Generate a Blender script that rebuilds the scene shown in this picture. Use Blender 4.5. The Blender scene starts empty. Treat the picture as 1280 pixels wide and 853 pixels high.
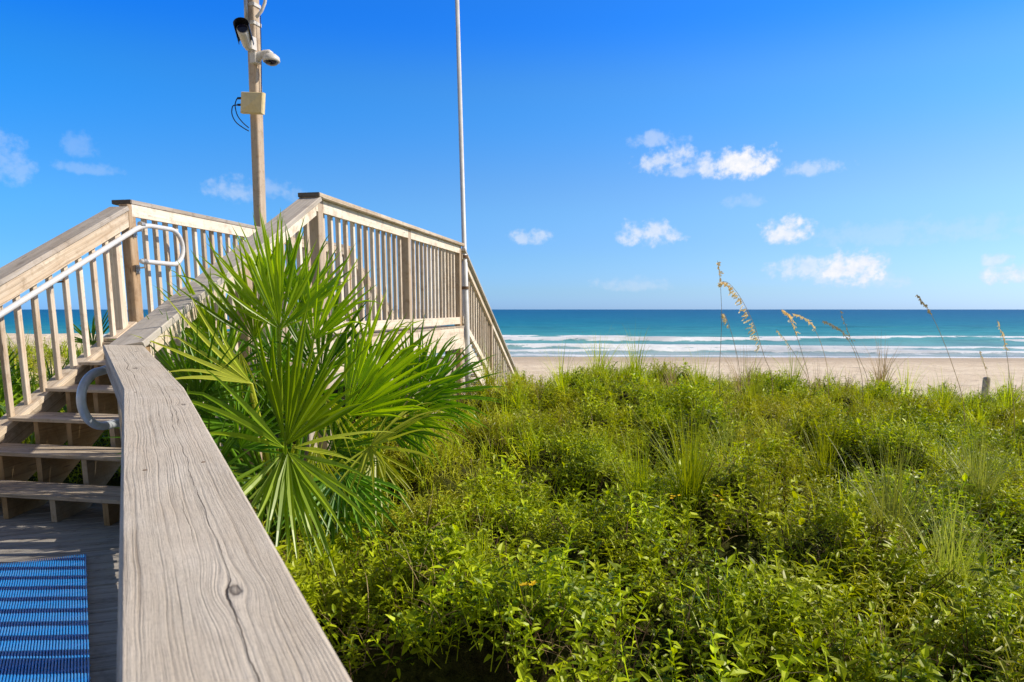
import bpy, math, random
import numpy as np
from mathutils import Vector, noise
random.seed(7); np.random.seed(7)
R = math.radians
scene = bpy.context.scene
COL = scene.collection

# ------------------------------------------------------------------ camera
F, PITCH, HC = 870.0, 0.1552, 1.2545
cam_d = bpy.data.cameras.new('camera'); cam = bpy.data.objects.new('camera', cam_d); COL.objects.link(cam)
cam.location = (0, 0, HC); cam.rotation_euler = (math.pi/2-PITCH, 0, 0)
cam_d.sensor_width = 36; cam_d.lens = F/1280*36; cam_d.clip_end = 60000; cam_d.clip_start = .05
CY = 387+F*math.tan(PITCH)
cam_d.shift_y = (CY-426.5)/1280
cam_d.dof.use_dof = True; cam_d.dof.focus_distance = 3.4; cam_d.dof.aperture_fstop = 9.0
scene.camera = cam
cp, sp = math.cos(PITCH), math.sin(PITCH)
def ray(px, py):
    a = (px-640)/F; u = -(py-CY)/F
    return Vector((a, cp+u*sp, -sp+u*cp))
def at(px, py, d):            # point seen at a spot of the photo, d metres deep
    return Vector((0, 0, HC))+ray(px, py)*d
def atz(px, py, z):
    r = ray(px, py); return Vector((0, 0, HC))+r*((z-HC)/r.z)

def aty(px, py, Y):
    r = ray(px, py); return Vector((0, 0, HC))+r*(Y/r.y)

# ------------------------------------------------------------------ helpers
class MB:
    def __init__(s): s.v = []; s.f = []; s.uv = []; s.c = []
    def face(s, idx, uv=None, c=None):
        s.f.append(idx); s.uv += uv if uv else [(0, 0)]*len(idx); s.c.append(c if c is not None else .5)
    def board(s, p0, p1, side, w, t, ch=.004, k0=0, k1=0, m0=0, m1=0, up=None, uo=None, v0=0):
        p0 = Vector(p0); p1 = Vector(p1); d = (p1-p0); L = d.length; d.normalize()
        side = Vector(side); side = (side-d*side.dot(d)).normalized()
        up = side.cross(d).normalized()
        if up.z < -1e-6: up = -up
        a, b = w/2, t/2; c = min(ch, b*.9, a*.9)
        prof = [(-a+c, b), (a-c, b), (a, b-c), (a, -b+c), (a-c, -b), (-a+c, -b), (-a, -b+c), (-a, b-c)]
        n = len(prof); base = len(s.v)
        uo = random.uniform(0, 60) if uo is None else uo
        per = [0.0]
        for i in range(n):
            q = prof[i]; r = prof[(i+1) % n]; per.append(per[-1]+math.hypot(q[0]-r[0], q[1]-r[1]))
        us = []
        for (p, k, m, l) in ((p0, k0, m0, 0), (p1, k1, m1, L)):
            for (x, y) in prof:
                sh = k*x+m*y
                s.v.append(p+side*x+up*y+d*sh); us.append(uo+l+sh)
        vo = v0
        for i in range(n):
            j = (i+1) % n
            s.face([base+i, base+j, base+n+j, base+n+i],
                   [(us[i], vo+per[i]), (us[j], vo+per[i+1]), (us[n+j], vo+per[i+1]), (us[n+i], vo+per[i])])
        e = [(uo+77+x*.1, y*.2) for (x, y) in prof]
        s.face([base+i for i in range(n)], e); s.face([base+n+i for i in reversed(range(n))], e[::-1])
    def tube(s, pts, r, n=12, cap=True, r1=None, c=None):
        pts = [Vector(p) for p in pts]; m = len(pts); base = len(s.v)
        rs = r if isinstance(r, (list, tuple)) else [r+(((r1 if r1 is not None else r)-r)*i/(m-1)) for i in range(m)]
        t = (pts[1]-pts[0]).normalized(); nrm = t.orthogonal().normalized(); l = 0
        for i, p in enumerate(pts):
            t2 = (pts[min(i+1, m-1)]-pts[max(i-1, 0)]).normalized()
            nrm = (nrm-t2*nrm.dot(t2)).normalized(); b = t2.cross(nrm)
            for k in range(n):
                a = 2*math.pi*k/n; s.v.append(p+(nrm*math.cos(a)+b*math.sin(a))*rs[i])
        for i in range(m-1):
            l2 = l+(pts[i+1]-pts[i]).length
            for k in range(n):
                k2 = (k+1) % n
                s.face([base+i*n+k, base+i*n+k2, base+(i+1)*n+k2, base+(i+1)*n+k],
                       [(l, k/n*.2), (l, (k+1)/n*.2), (l2, (k+1)/n*.2), (l2, k/n*.2)], c)
            l = l2
        if cap:
            s.face([base+k for k in reversed(range(n))], None, c); s.face([base+(m-1)*n+k for k in range(n)], None, c)
    def box(s, c, sx, sy, sz, rz=0, ch=.003):
        c = Vector(c); x = Vector((math.cos(rz), math.sin(rz), 0)); y = Vector((-math.sin(rz), math.cos(rz), 0))
        s.board(c-y*sy/2, c+y*sy/2, x, sx, sz, ch)
    def prism(s, poly, nrm, th):      # poly of 3D points, extruded along nrm
        nrm = Vector(nrm).normalized()*th; b = len(s.v); n = len(poly)
        for p in poly: s.v.append(Vector(p))
        for p in poly: s.v.append(Vector(p)+nrm)
        o = random.uniform(0, 50)
        e = [(o+Vector(p).xy.length, Vector(p).z) for p in poly]
        s.face(list(range(n)), e); s.face([b+n+i for i in reversed(range(n))] if b else [n+i for i in reversed(range(n))], e[::-1])
        if b: s.f[-2] = [b+i for i in range(n)]
        for i in range(n):
            j = (i+1) % n
            s.face([b+i, b+n+i, b+n+j, b+j], [(o, 0), (o, th), (o+.2, th), (o+.2, 0)])
    def build(s, name, mat, parent=None, smooth=False, local=False):
        me = bpy.data.meshes.new(name)
        L = root_loc(parent) if (parent is not None and not local) else Vector((0, 0, 0))
        org = Vector((0, 0, 0))
        me.from_pydata([tuple(Vector(v)-L) for v in s.v], [], s.f)
        uvl = me.uv_layers.new(name='UVMap')
        flat = np.array(s.uv, dtype=np.float32).ravel()
        uvl.data.foreach_set('uv', flat)
        ca = me.attributes.new('tint', 'FLOAT', 'FACE'); ca.data.foreach_set('value', np.array(s.c, dtype=np.float32))
        if smooth: me.polygons.foreach_set('use_smooth', [True]*len(me.polygons))
        me.materials.append(mat); me.update()
        o = bpy.data.objects.new(name, me); COL.objects.link(o)
        if parent is not None: o.parent = parent
        return o
def root_loc(o):
    while o.parent is not None: o = o.parent
    return o.location.copy()
def tag(o, label=None, cat=None, group=None, kind=None):
    for k, v in (('label', label), ('category', cat), ('group', group), ('kind', kind)):
        if v: o[k] = v
    return o
def thing(name, label, cat, loc=(0, 0, 0), group=None):
    o = bpy.data.objects.new(name, None); o.empty_display_size = .1; COL.objects.link(o); o.location = loc
    return tag(o, label, cat, group)
def put(name, me, parent, loc, rz=0):     # a part sharing mesh data
    o = bpy.data.objects.new(name, me); COL.objects.link(o); o.parent = parent
    o.location = Vector(loc)-root_loc(parent); o.rotation_euler = (0, 0, rz); return o

# ------------------------------------------------------------------ materials
class NT:
    def __init__(s, name):
        s.m = bpy.data.materials.new(name); s.m.use_nodes = True; s.t = s.m.node_tree; s.t.nodes.clear()
        s.out = s.n('ShaderNodeOutputMaterial')
    def n(s, ty, **kw):
        nd = s.t.nodes.new(ty)
        for k, v in kw.items():
            if k in nd.bl_rna.properties: setattr(nd, k, v)
            else: nd.inputs[k.replace('_', ' ')].default_value = v
        return nd
    def l(s, a, b): s.t.links.new(a, b)
    def val(s, x, sock):
        if isinstance(x, (int, float)): sock.default_value = x
        elif isinstance(x, tuple): sock.default_value = x
        else: s.l(x, sock)
    def math(s, op, a, b=0.0, c=0.0, clamp=False):
        nd = s.t.nodes.new('ShaderNodeMath'); nd.operation = op; nd.use_clamp = clamp
        s.val(a, nd.inputs[0]); s.val(b, nd.inputs[1]); s.val(c, nd.inputs[2]); return nd.outputs[0]
    def noise(s, vec, scale, detail=3, rough=.5, dist=0, dim='3D'):
        nd = s.t.nodes.new('ShaderNodeTexNoise'); nd.noise_dimensions = dim
        if vec is not None: s.l(vec, nd.inputs['Vector'])
        nd.inputs['Scale'].default_value = scale; nd.inputs['Detail'].default_value = detail
        nd.inputs['Roughness'].default_value = rough; nd.inputs['Distortion'].default_value = dist
        return nd.outputs['Fac']
    def ramp(s, fac, stops, interp='LINEAR'):
        nd = s.t.nodes.new('ShaderNodeValToRGB'); nd.color_ramp.interpolation = interp
        e = nd.color_ramp.elements
        while len(e) < len(stops): e.new(.5)
        for i, (p, c) in enumerate(stops):
            e[i].position = p; e[i].color = (c, c, c, 1) if isinstance(c, (int, float)) else (*c, 1)
        s.l(fac, nd.inputs[0]); return nd.outputs[0]
    def mix(s, fac, a, b, mode='MIX'):
        nd = s.t.nodes.new('ShaderNodeMix'); nd.data_type = 'RGBA'; nd.blend_type = mode
        s.val(fac, nd.inputs[0])
        for x, k in ((a, 6), (b, 7)):
            if isinstance(x, tuple) and len(x) == 3: x = (*x, 1)
            s.val(x, nd.inputs[k])
        return nd.outputs[2]
    def sep(s, v):
        nd = s.t.nodes.new('ShaderNodeSeparateXYZ'); s.l(v, nd.inputs[0]); return nd.outputs
    def comb(s, x, y, z=0.0):
        nd = s.t.nodes.new('ShaderNodeCombineXYZ')
        for i, q in enumerate((x, y, z)): s.val(q, nd.inputs[i])
        return nd.outputs[0]
    def bump(s, h, strength=.3, dist=.01):
        nd = s.t.nodes.new('ShaderNodeBump'); nd.inputs['Strength'].default_value = strength
        nd.inputs['Distance'].default_value = dist; s.l(h, nd.inputs['Height']); return nd.outputs[0]
    def pbr(s, col, rough=.6, spec=.3, bump=None, metal=0, **kw):
        b = s.t.nodes.new('ShaderNodeBsdfPrincipled')
        if isinstance(col, tuple) and len(col) == 3: col = (*col, 1)
        s.val(col, b.inputs['Base Color']); s.val(rough, b.inputs['Roughness'])
        b.inputs['Specular IOR Level'].default_value = spec; b.inputs['Metallic'].default_value = metal
        if bump is not None: s.l(bump, b.inputs['Normal'])
        return b.outputs[0]
    def finish(s, sh): s.l(sh, s.out.inputs['Surface']); return s.m
def uvnode(t): return t.n('ShaderNodeTexCoord').outputs['UV']

def wood(name, pale, mid, dark, tan=(.42, .27, .14), tanamt=.25, pitch=.009, bump=.5):
    t = NT(name); uv = uvnode(t); u, v, _ = t.sep(uv)
    oi = t.n('ShaderNodeObjectInfo').outputs['Random']
    off = t.math('MULTIPLY', oi, 37.0)
    u2 = t.math('ADD', u, off)
    w1 = t.noise(t.comb(t.math('MULTIPLY', u2, 1.3), t.math('MULTIPLY', v, 9)), 1, 2)
    vv = t.math('ADD', v, t.math('MULTIPLY', t.math('SUBTRACT', w1, .5), .05))
    ring = t.noise(t.comb(t.math('MULTIPLY', u2, .7), t.math('MULTIPLY', vv, 1/pitch)), 1, 2, .6)
    fib = t.noise(t.comb(t.math('MULTIPLY', u2, 14), t.math('MULTIPLY', v, 700)), 1, 2, .6)
    blot = t.noise(t.comb(t.math('MULTIPLY', u2, 2.2), t.math('MULTIPLY', v, 12)), 1, 4, .6)
    rr = t.ramp(ring, [(.3, 0.0), (.46, .75), (.7, 1.0)])
    c = t.mix(rr, dark, mid)
    c = t.mix(t.ramp(blot, [(.35, 0.0), (.68, 1.0)]), c, pale)
    c = t.mix(t.math('MULTIPLY', t.ramp(t.noise(t.comb(t.math('MULTIPLY', u2, .9), t.math('MULTIPLY', v, 5)), 1.7, 3), [(.45, 0.0), (.7, 1.0)]), tanamt), c, tan)
    c = t.mix(t.ramp(fib, [(.3, .35), (.55, 0.0)]), c, dark)
    # weather cracks
    ck = t.noise(t.comb(t.math('MULTIPLY', u2, 1.6), t.math('MULTIPLY', vv, 160)), 1, 1, .5)
    ckm = t.ramp(ck, [(.22, 1.0), (.27, 0.0)])
    c = t.mix(t.math('MULTIPLY', ckm, .8), c, (.03, .022, .015))
    st1 = t.noise(t.comb(t.math('MULTIPLY', u2, .55), t.math('MULTIPLY', vv, 34)), 1, 4, .65)
    c = t.mix(t.ramp(st1, [(.34, .75), (.50, 0.0)]), c, tuple(x*1.15 for x in dark))
    kn = t.n('ShaderNodeTexVoronoi'); kn.inputs['Scale'].default_value = 1.0; t.l(t.comb(t.math('MULTIPLY', u2, 2.2), t.math('MULTIPLY', v, 14)), kn.inputs['Vector'])
    c = t.mix(t.ramp(kn.outputs['Distance'], [(.045, .85), (.10, 0.0)]), c, (.10, .06, .035))
    gpos = t.n('ShaderNodeNewGeometry').outputs['Position']
    wz = t.noise(gpos, 2.3, 5, .65); wz2 = t.noise(gpos, 11, 4, .7)
    c = t.mix(t.math('MULTIPLY', t.ramp(t.math('ADD', t.math('MULTIPLY', wz, .6), t.math('MULTIPLY', oi, .4)), [(.38, 0.0), (.68, 1.0)]), .55), c, tuple(x*.80 for x in (mid[0]*.98, mid[0]*.93, mid[0]*.84)))
    c = t.mix(t.ramp(wz2, [(.52, 0.0), (.70, .55)]), c, tuple(x*.9 for x in dark))
    br = t.math('ADD', .74, t.math('MULTIPLY', oi, .46))
    c = t.mix(1.0, c, t.comb(br, br, br), 'MULTIPLY')
    h = t.math('ADD', t.math('MULTIPLY', rr, .5), t.math('SUBTRACT', t.math('MULTIPLY', fib, .5), t.math('MULTIPLY', ckm, 1.0)))
    return t.finish(t.pbr(c, .8, .2, t.bump(h, bump, .003)))

M = {}
M['wood_grey'] = wood('weathered_wood_grey', (.64, .59, .53), (.50, .45, .39), (.24, .20, .165), tanamt=.25)
M['wood_tan'] = wood('weathered_wood_tan', (.95, .85, .69), (.84, .69, .52), (.38, .27, .17), tanamt=.3, tan=(.62, .42, .23))
M['wood_fresh'] = wood('unfaded_wood', (.50, .36, .20), (.42, .28, .14), (.22, .14, .065), tanamt=.4)
M['wood_post'] = wood('warm_post_wood', (.66, .50, .33), (.52, .36, .20), (.26, .16, .085), tanamt=.6, tan=(.50, .29, .13))
M['wood_stair'] = wood('weathered_wood_brown', (.70, .60, .47), (.53, .44, .34), (.23, .175, .12), tanamt=.25)
M['wood_deck'] = wood('deck_wood', (.48, .45, .41), (.38, .355, .32), (.15, .13, .115), tanamt=.06)
M['wood_dark'] = wood('dark_end_wood', (.20, .18, .155), (.14, .125, .11), (.06, .055, .05), tanamt=.05)

def hero_wood(knots, cracks):
    t = NT('weathered_cap_wood'); uv = uvnode(t); u, v, _ = t.sep(uv)
    vv = v; kmask = None; kdark = None
    for (ku, kv, kr) in knots:
        du = t.math('MULTIPLY', t.math('SUBTRACT', u, ku), .45); dv = t.math('SUBTRACT', v, kv)
        r = t.math('SQRT', t.math('ADD', t.math('MULTIPLY', du, du), t.math('MULTIPLY', dv, dv)))
        g = t.math('EXPONENT', t.math('MULTIPLY', t.math('MULTIPLY', r, r), -1/(kr*2.2)**2))
        vv = t.math('SUBTRACT', vv, t.math('MULTIPLY', t.math('MULTIPLY', dv, g), .75))
        rn = t.math('ADD', r, t.math('MULTIPLY', t.math('SUBTRACT', t.noise(t.comb(u, v), 90, 2), .5), kr*.5))
        kd = t.ramp(t.math('DIVIDE', rn, kr), [(0, .45), (.35, .8), (.45, 1.0), (.62, .25), (1, 0.0)])
        kdark = kd if kdark is None else t.math('MAXIMUM', kdark, kd)
    w1 = t.noise(t.comb(t.math('MULTIPLY', u, 2.2), t.math('MULTIPLY', v, 9)), 1, 3)
    w2 = t.noise(t.comb(t.math('MULTIPLY', u, 9), t.math('MULTIPLY', v, 40)), 1, 2)
    vv = t.math('ADD', vv, t.math('ADD', t.math('MULTIPLY', t.math('SUBTRACT', w1, .5), .026), t.math('MULTIPLY', t.math('SUBTRACT', w2, .5), .0022)))
    ring = t.noise(t.comb(t.math('MULTIPLY', u, 1.1), t.math('MULTIPLY', vv, 240)), 1, 3, .62)
    rr = t.ramp(ring, [(.30, .12), (.48, .8), (.7, 1.0)])
    fib = t.noise(t.comb(t.math('MULTIPLY', u, 22), t.math('MULTIPLY', vv, 1100)), 1, 3, .65)
    blot = t.noise(t.comb(t.math('MULTIPLY', u, 5), t.math('MULTIPLY', v, 16)), 1, 4, .6)
    c = t.mix(rr, (.30, .24, .17), (.63, .56, .455))
    c = t.mix(t.math('MULTIPLY', t.ramp(blot, [(.4, 0.0), (.7, 1.0)]), .6), c, (.74, .68, .58))
    wm = t.noise(t.comb(t.math('MULTIPLY', u, 3), t.math('MULTIPLY', v, 10)), 1, 2)
    c = t.mix(t.ramp(wm, [(.45, 0.0), (.7, .35)]), c, (.64, .54, .42))
    c = t.mix(t.ramp(fib, [(.32, .55), (.52, 0.0)]), c, (.24, .20, .17))
    gr = t.noise(t.comb(t.math('MULTIPLY', u, 160), t.math('MULTIPLY', v, 300)), 1, 3)
    c = t.mix(t.ramp(gr, [(.3, .25), (.5, 0.0)]), c, (.24, .20, .17))
    crk = None
    for (cv, u0, u1, amp, wdt, sd) in cracks:
        wob = t.math('MULTIPLY', t.math('SUBTRACT', t.noise(t.comb(t.math('ADD', t.math('MULTIPLY', u, 3.5), sd), sd), 1, 5, .62), .5), amp)
        dd = t.math('ABSOLUTE', t.math('SUBTRACT', vv, t.math('ADD', cv, wob)))
        lim = t.math('MULTIPLY', t.math('SUBTRACT', u, u0), t.math('SUBTRACT', u1, u))
        lim = t.math('MULTIPLY', lim, 12, clamp=True)
        nn = t.ramp(t.noise(t.comb(t.math('ADD', t.math('MULTIPLY', u, 7), sd), 3.0), 1, 2), [(.38, 0.15), (.55, 1.0)])
        ww = t.math('ADD', t.math('MULTIPLY', t.math('MULTIPLY', lim, nn), wdt), .00001)
        m = t.math('SUBTRACT', 1.0, t.math('DIVIDE', dd, ww), clamp=True)
        crk = m if crk is None else t.math('MAXIMUM', crk, m)
    crk = t.math('MULTIPLY', crk, 2.2, clamp=True)
    c = t.mix(t.math('MULTIPLY', crk, .93), c, (.045, .033, .026))
    c = t.mix(t.math('MULTIPLY', kdark, .85), c, (.06, .045, .036))
    h = t.math('ADD', t.math('MULTIPLY', rr, .55), t.math('ADD', t.math('MULTIPLY', fib, .35), t.math('MULTIPLY', blot, .3)))
    h = t.math('SUBTRACT', h, t.math('ADD', t.math('MULTIPLY', crk, 1.6), t.math('MULTIPLY', kdark, .5)))
    return t.finish(t.pbr(c, .82, .18, t.bump(h, .8, .0035)))

def simple(name, col, rough=.5, spec=.4, metal=0, var=.15, scale=30, bump=0):
    t = NT(name); oc = t.n('ShaderNodeTexCoord').outputs['Object']
    nz = t.noise(oc, scale, 4, .6)
    c = t.mix(t.ramp(nz, [(.3, 0.0), (.75, 1.0)]), tuple(x*(1-var) for x in col), tuple(min(1, x*(1+var)) for x in col))
    b = t.bump(nz, bump, .002) if bump else None
    return t.finish(t.pbr(c, rough, spec, b, metal))
M['pipe_white'] = simple('painted_pipe_white', (.68, .69, .70), .35, .5, 0, .1, 25)
M['pipe_grey'] = simple('galvanised_pipe', (.50, .55, .60), .35, .6, .25, .15, 25)
M['steel'] = simple('galvanised_steel', (.45, .45, .44), .45, .5, .7, .3, 60)
M['rust'] = simple('rusty_steel', (.20, .13, .08), .8, .2, .2, .4, 60)
M['flagpole'] = simple('flagpole_aluminium', (.60, .61, .62), .5, .4, .1, .12, 12)
M['white_plastic'] = simple('white_plastic', (.66, .64, .60), .4, .4, 0, .12, 50)
M['cream_plastic'] = simple('aged_cream_plastic', (.72, .60, .33), .5, .35, 0, .1, 20)
M['black_plastic'] = simple('black_plastic', (.012, .012, .014), .4, .4)
M['glass_dark'] = simple('dark_lens_glass', (.01, .01, .03), .08, .8)
M['pile'] = simple('weathered_pile', (.33, .30, .24), .9, .1, 0, .4, 8, .4)

def leafmat(name, ca, cb, cc, trans=.35, rough=.42, spec=.4, patch=True, patchscale=.9):
    t = NT(name)
    at_ = t.n('ShaderNodeAttribute', attribute_name='tint').outputs['Fac']
    oi = t.n('ShaderNodeObjectInfo').outputs['Random']
    pos = t.n('ShaderNodeNewGeometry').outputs['Position']
    c = t.mix(at_, ca, cb)
    if patch:
        p = t.noise(pos, patchscale, 3, .55)
        c = t.mix(t.ramp(p, [(.42, 0.0), (.62, .8)]), c, cc)
    br = t.math('ADD', .62, t.math('MULTIPLY', oi, .72))
    c = t.mix(1.0, c, t.comb(br, br, br), 'MULTIPLY')
    b = t.pbr(c, rough, spec)
    tr = t.n('ShaderNodeBsdfTranslucent'); hs = t.n('ShaderNodeHueSaturation'); hs.inputs['Value'].default_value = 1.5; hs.inputs['Saturation'].default_value = 1.1
    hs.inputs['Hue'].default_value = .49
    t.l(c, hs.inputs['Color']); t.l(hs.outputs[0], tr.inputs[0])
    ms = t.n('ShaderNodeMixShader'); ms.inputs[0].default_value = trans; t.l(b, ms.inputs[1]); t.l(tr.outputs[0], ms.inputs[2])
    return t.finish(ms.outputs[0])
M['leaf'] = leafmat('creeper_leaf', (.055, .13, .002), (.58, .69, .012), (.40, .44, .014), .31, rough=.40, spec=.26)
M['leaf_olive'] = leafmat('olive_leaf', (.11, .15, .005), (.66, .69, .04), (.46, .46, .04), .30, rough=.40, spec=.28)
M['grass'] = leafmat('dune_grass', (.22, .33, .008), (.64, .74, .04), (.48, .52, .05), .36, spec=.25)
M['grass_green'] = leafmat('green_grass', (.20, .30, .03), (.50, .54, .12), (.40, .43, .08), .30, spec=.3)
M['dry'] = leafmat('dry_straw', (.30, .21, .10), (.46, .36, .19), (.34, .25, .13), .25, .7, .2)
M['oat'] = leafmat('golden_seed', (.66, .54, .28), (.86, .76, .48), (.76, .64, .36), .4, .7, .2)
M['twig'] = simple('brown_twig', (.11, .065, .035), .8, .2, 0, .4, 40)
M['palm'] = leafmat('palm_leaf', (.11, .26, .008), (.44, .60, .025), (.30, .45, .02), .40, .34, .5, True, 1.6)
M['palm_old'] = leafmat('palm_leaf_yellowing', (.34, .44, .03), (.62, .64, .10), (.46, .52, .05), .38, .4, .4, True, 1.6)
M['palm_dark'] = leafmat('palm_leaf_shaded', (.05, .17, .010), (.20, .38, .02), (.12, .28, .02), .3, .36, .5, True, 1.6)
M['flower'] = leafmat('yellow_petal', (.75, .55, .02), (.8, .6, .03), (.8, .6, .03), .3, .6, .2, False)

# ------------------------------------------------------------------ terrain heights
CREST = [(-2, .15), (-.6, .05), (0, .05), (.07, .11), (.18, .15), (.30, .10), (.45, -.01), (.56, -.15), (.64, -.31), (.74, -.46), (1.2, -.55), (3, -.6)]
def interp(tab, x):
    if x <= tab[0][0]: return tab[0][1]
    for (a, b), (c, d) in zip(tab, tab[1:]):
        if x <= c: return b+(d-b)*(x-a)/(c-a)
    return tab[-1][1]
def sm(a, b, x):
    t = max(0, min(1, (x-a)/(b-a))); return t*t*(3-2*t)
CR = 12.2
def mound(x, y):
    q = noise.voronoi(Vector((x*1.55+.35*noise.noise(Vector((x*2, y*2, 7))), y*1.25+.35*noise.noise(Vector((x*2, y*2, 17))), 4.2)))[0]
    return max(-.35, 1-2.4*q[0]*q[0]*1.15)*(.55+.6*(q[1]-q[0]))
def vegtop(x, y):
    rt = x/max(y, 2.0)
    vc = interp(CREST, rt)
    k = sm(1, CR, y); z = .20*(1-k)+vc*k
    cr = CR+.8*noise.noise(Vector((x*.25, 3.3, 0)))
    z -= 2.2*sm(cr, cr+6.5, y)
    a = .5+.5*sm(2, 6, y)
    z += .16*math.exp(-((x+.55)**2+(y-1.9)**2)/.35)-.20*math.exp(-((x+.95)**2+(y-3.1)**2)/.5)
    z += .26*a*noise.noise(Vector((x*.62, y*.62, 1.7)))+(.26+.14*sm(3, 8, y))*(mound(x, y)-.45)+.05*noise.noise(Vector((x*4.2, y*4.2, 9)))
    return z
def ldune(x, y):
    rt = x/max(y, 2.0)
    return sm(-.46, -.60, rt)*math.exp(-((y-15.5)/3.4)**2)
def ground(x, y):
    rt = x/max(y, 2.0); vc = interp(CREST, rt); k = sm(1, CR, y)
    z = .20*(1-k)+vc*k-.38-.15*(1-k)
    cr = CR+.8*noise.noise(Vector((x*.25, 3.3, 0)))
    f = sm(cr, cr+8, y)
    beach = -1.95-.65*(max(y, 20)-20)/36.0
    if y > 56: beach = -2.6-.02*(y-56)
    beach += .07*noise.noise(Vector((x*.35, y*.35, 2)))*(1-sm(35, 50, y))
    z = z*(1-f)+beach*f
    z += 1.62*ldune(x, y)
    return max(z, -6)
def grid(name, xs, ys, fn, mat, extra=None):
    vs = []; ex = []
    for y in ys:
        for x in xs:
            r = fn(x, y)
            vs.append((x, y, r[0] if isinstance(r, tuple) else r))
            if isinstance(r, tuple): ex.append(r[1])
    nx = len(xs); fs = [(j*nx+i, j*nx+i+1, (j+1)*nx+i+1, (j+1)*nx+i) for j in range(len(ys)-1) for i in range(nx-1)]
    me = bpy.data.meshes.new(name); me.from_pydata(vs, [], fs); me.polygons.foreach_set('use_smooth', [True]*len(fs))
    if ex:
        a = me.attributes.new('foam', 'FLOAT', 'POINT'); a.data.foreach_set('value', np.array(ex, dtype=np.float32))
    me.materials.append(mat); me.update()
    o = bpy.data.objects.new(name, me); COL.objects.link(o); return o
def frange(a, b, s):
    out = []; x = a
    while x < b-1e-6: out.append(x); x += s
    return out

t = NT('sand'); pos = t.n('ShaderNodeNewGeometry').outputs['Position']; px, py, pz = t.sep(pos)
n1 = t.noise(pos, .45, 5, .6); n2 = t.noise(pos, 3.2, 5, .65); n3 = t.noise(pos, 90, 3, .6)
c = t.mix(t.ramp(n1, [(.35, 0.0), (.7, 1.0)]), (.74, .61, .44), (.87, .75, .57))
c = t.mix(t.ramp(n2, [(.36, .45), (.5, 0.0)]), c, (.40, .29, .20))
wk = t.noise(t.comb(t.math('MULTIPLY', px, .9), t.math('MULTIPLY', py, .55)), 1, 5, .72)
c = t.mix(t.ramp(wk, [(.60, 0.0), (.66, .55)]), c, (.26, .19, .13))
fpn = t.n('ShaderNodeTexVoronoi'); fpn.inputs['Scale'].default_value = 1.3; t.l(pos, fpn.inputs['Vector'])
c = t.mix(t.ramp(fpn.outputs['Distance'], [(.10, .4), (.22, 0.0)]), c, (.42, .31, .22))
wet = t.ramp(t.math('ADD', pz, t.math('MULTIPLY', t.math('SUBTRACT', t.noise(t.comb(t.math('MULTIPLY', px, .12), py), 1, 3), .5), .12)), [(0, 1.0), (1, 0.0)])
mr = t.n('ShaderNodeMapRange'); t.l(t.math('ADD', pz, t.math('MULTIPLY', t.math('SUBTRACT', n1, .5), .10)), mr.inputs[0])
mr.inputs[1].default_value = -2.55; mr.inputs[2].default_value = -2.42; mr.inputs[3].default_value = 1; mr.inputs[4].default_value = 0
c = t.mix(t.math('MULTIPLY', mr.outputs[0], .75), c, (.46, .36, .26))
soil = t.n('ShaderNodeMapRange'); t.l(py, soil.inputs[0]); soil.inputs[1].default_value = 13.5; soil.inputs[2].default_value = 17; soil.inputs[3].default_value = 1; soil.inputs[4].default_value = 0
lft = t.n('ShaderNodeMapRange'); t.l(t.math('DIVIDE', px, t.math('MAXIMUM', py, 2.0)), lft.inputs[0]); lft.inputs[1].default_value = -.50; lft.inputs[2].default_value = -.42
c = t.mix(t.math('MULTIPLY', t.math('MULTIPLY', soil.outputs[0], .75), lft.outputs[0]), c, (.10, .075, .045))
M['sand'] = t.finish(t.pbr(c, .9, .15, t.bump(t.math('ADD', n2, t.math('MULTIPLY', n3, .1)), .8, .12)))
xs = [-3000, -800, -250]+frange(-120, -30, 5)+frange(-30, 40, .8)+frange(40, 140, 5)+[250, 800, 3000]
ys = [-3000, -500, -60, -20]+frange(-10, 34, .8)+frange(34, 90, 3)+[120, 200, 500]
tag(grid('ground', xs, ys, ground, M['sand']), kind='structure')

# ------------------------------------------------------------------ sea
SEA = -2.6
def shore(x): return 57.5-.055*x+.8*math.sin(x*.07+1)+.5*noise.noise(Vector((x*.15, 0, 0)))
def nz(x, y, s, o): return noise.noise(Vector((x*s, y*s, o)))
WAVES = [(64.5, .28, 1.1), (71.0, .40, 1.6), (88.0, .55, 2.0), (98.0, .42, 2.0), (150., .30, 4)]
def seaf(x, y):
    z = 0; fo = 0
    for i, (w, h, wd) in enumerate(WAVES):
        yc = w+1.6*nz(x, 0, .035, 10+i)*(1+i*.5)-.045*x+.5*nz(x, 0, .22, 20+i)
        amp = max(0, .72+1.1*nz(x, 0, .022, 30+i*3.3))
        amp = min(amp, 1.25)
        q = (y-yc)/wd
        z += h*amp*math.exp(-q*q*(1.0 if q > 0 else 3.5))
        if i < 4:
            br = sm(.38, .62, amp+.35*nz(x, 0, .12, 40+i)) if i > 1 else sm(.1, .3, amp)
            tail = [3.2, 4.0, 4.2, 2.5][i]
            q2 = y-yc
            if q2 < 0: f = math.exp(-(q2/(.75*wd))**2)
            else: f = math.exp(-q2/tail*1.1)
            fo = max(fo, f*br)
    s = y-shore(x)
    sw = max(0, 1-abs(s-1.2)/2.0)
    fo = max(fo, sw*.9, .30*sm(0, 1, s)*(1-sm(6, 22, s)))
    z += .05*nz(x, y, .3, 3)+.04*nz(x, y, .9, 4)
    k = sm(0, 6, s)
    return (SEA+z*k-(.0 if s > 0 else .25*min(1, -s/1.5)), fo if y < 125 else 0)
t = NT('sea_water'); pos = t.n('ShaderNodeNewGeometry').outputs['Position']; px, py, pz = t.sep(pos)
q = t.math('DIVIDE', 60.0, t.math('MAXIMUM', py, 20.0))
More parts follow.
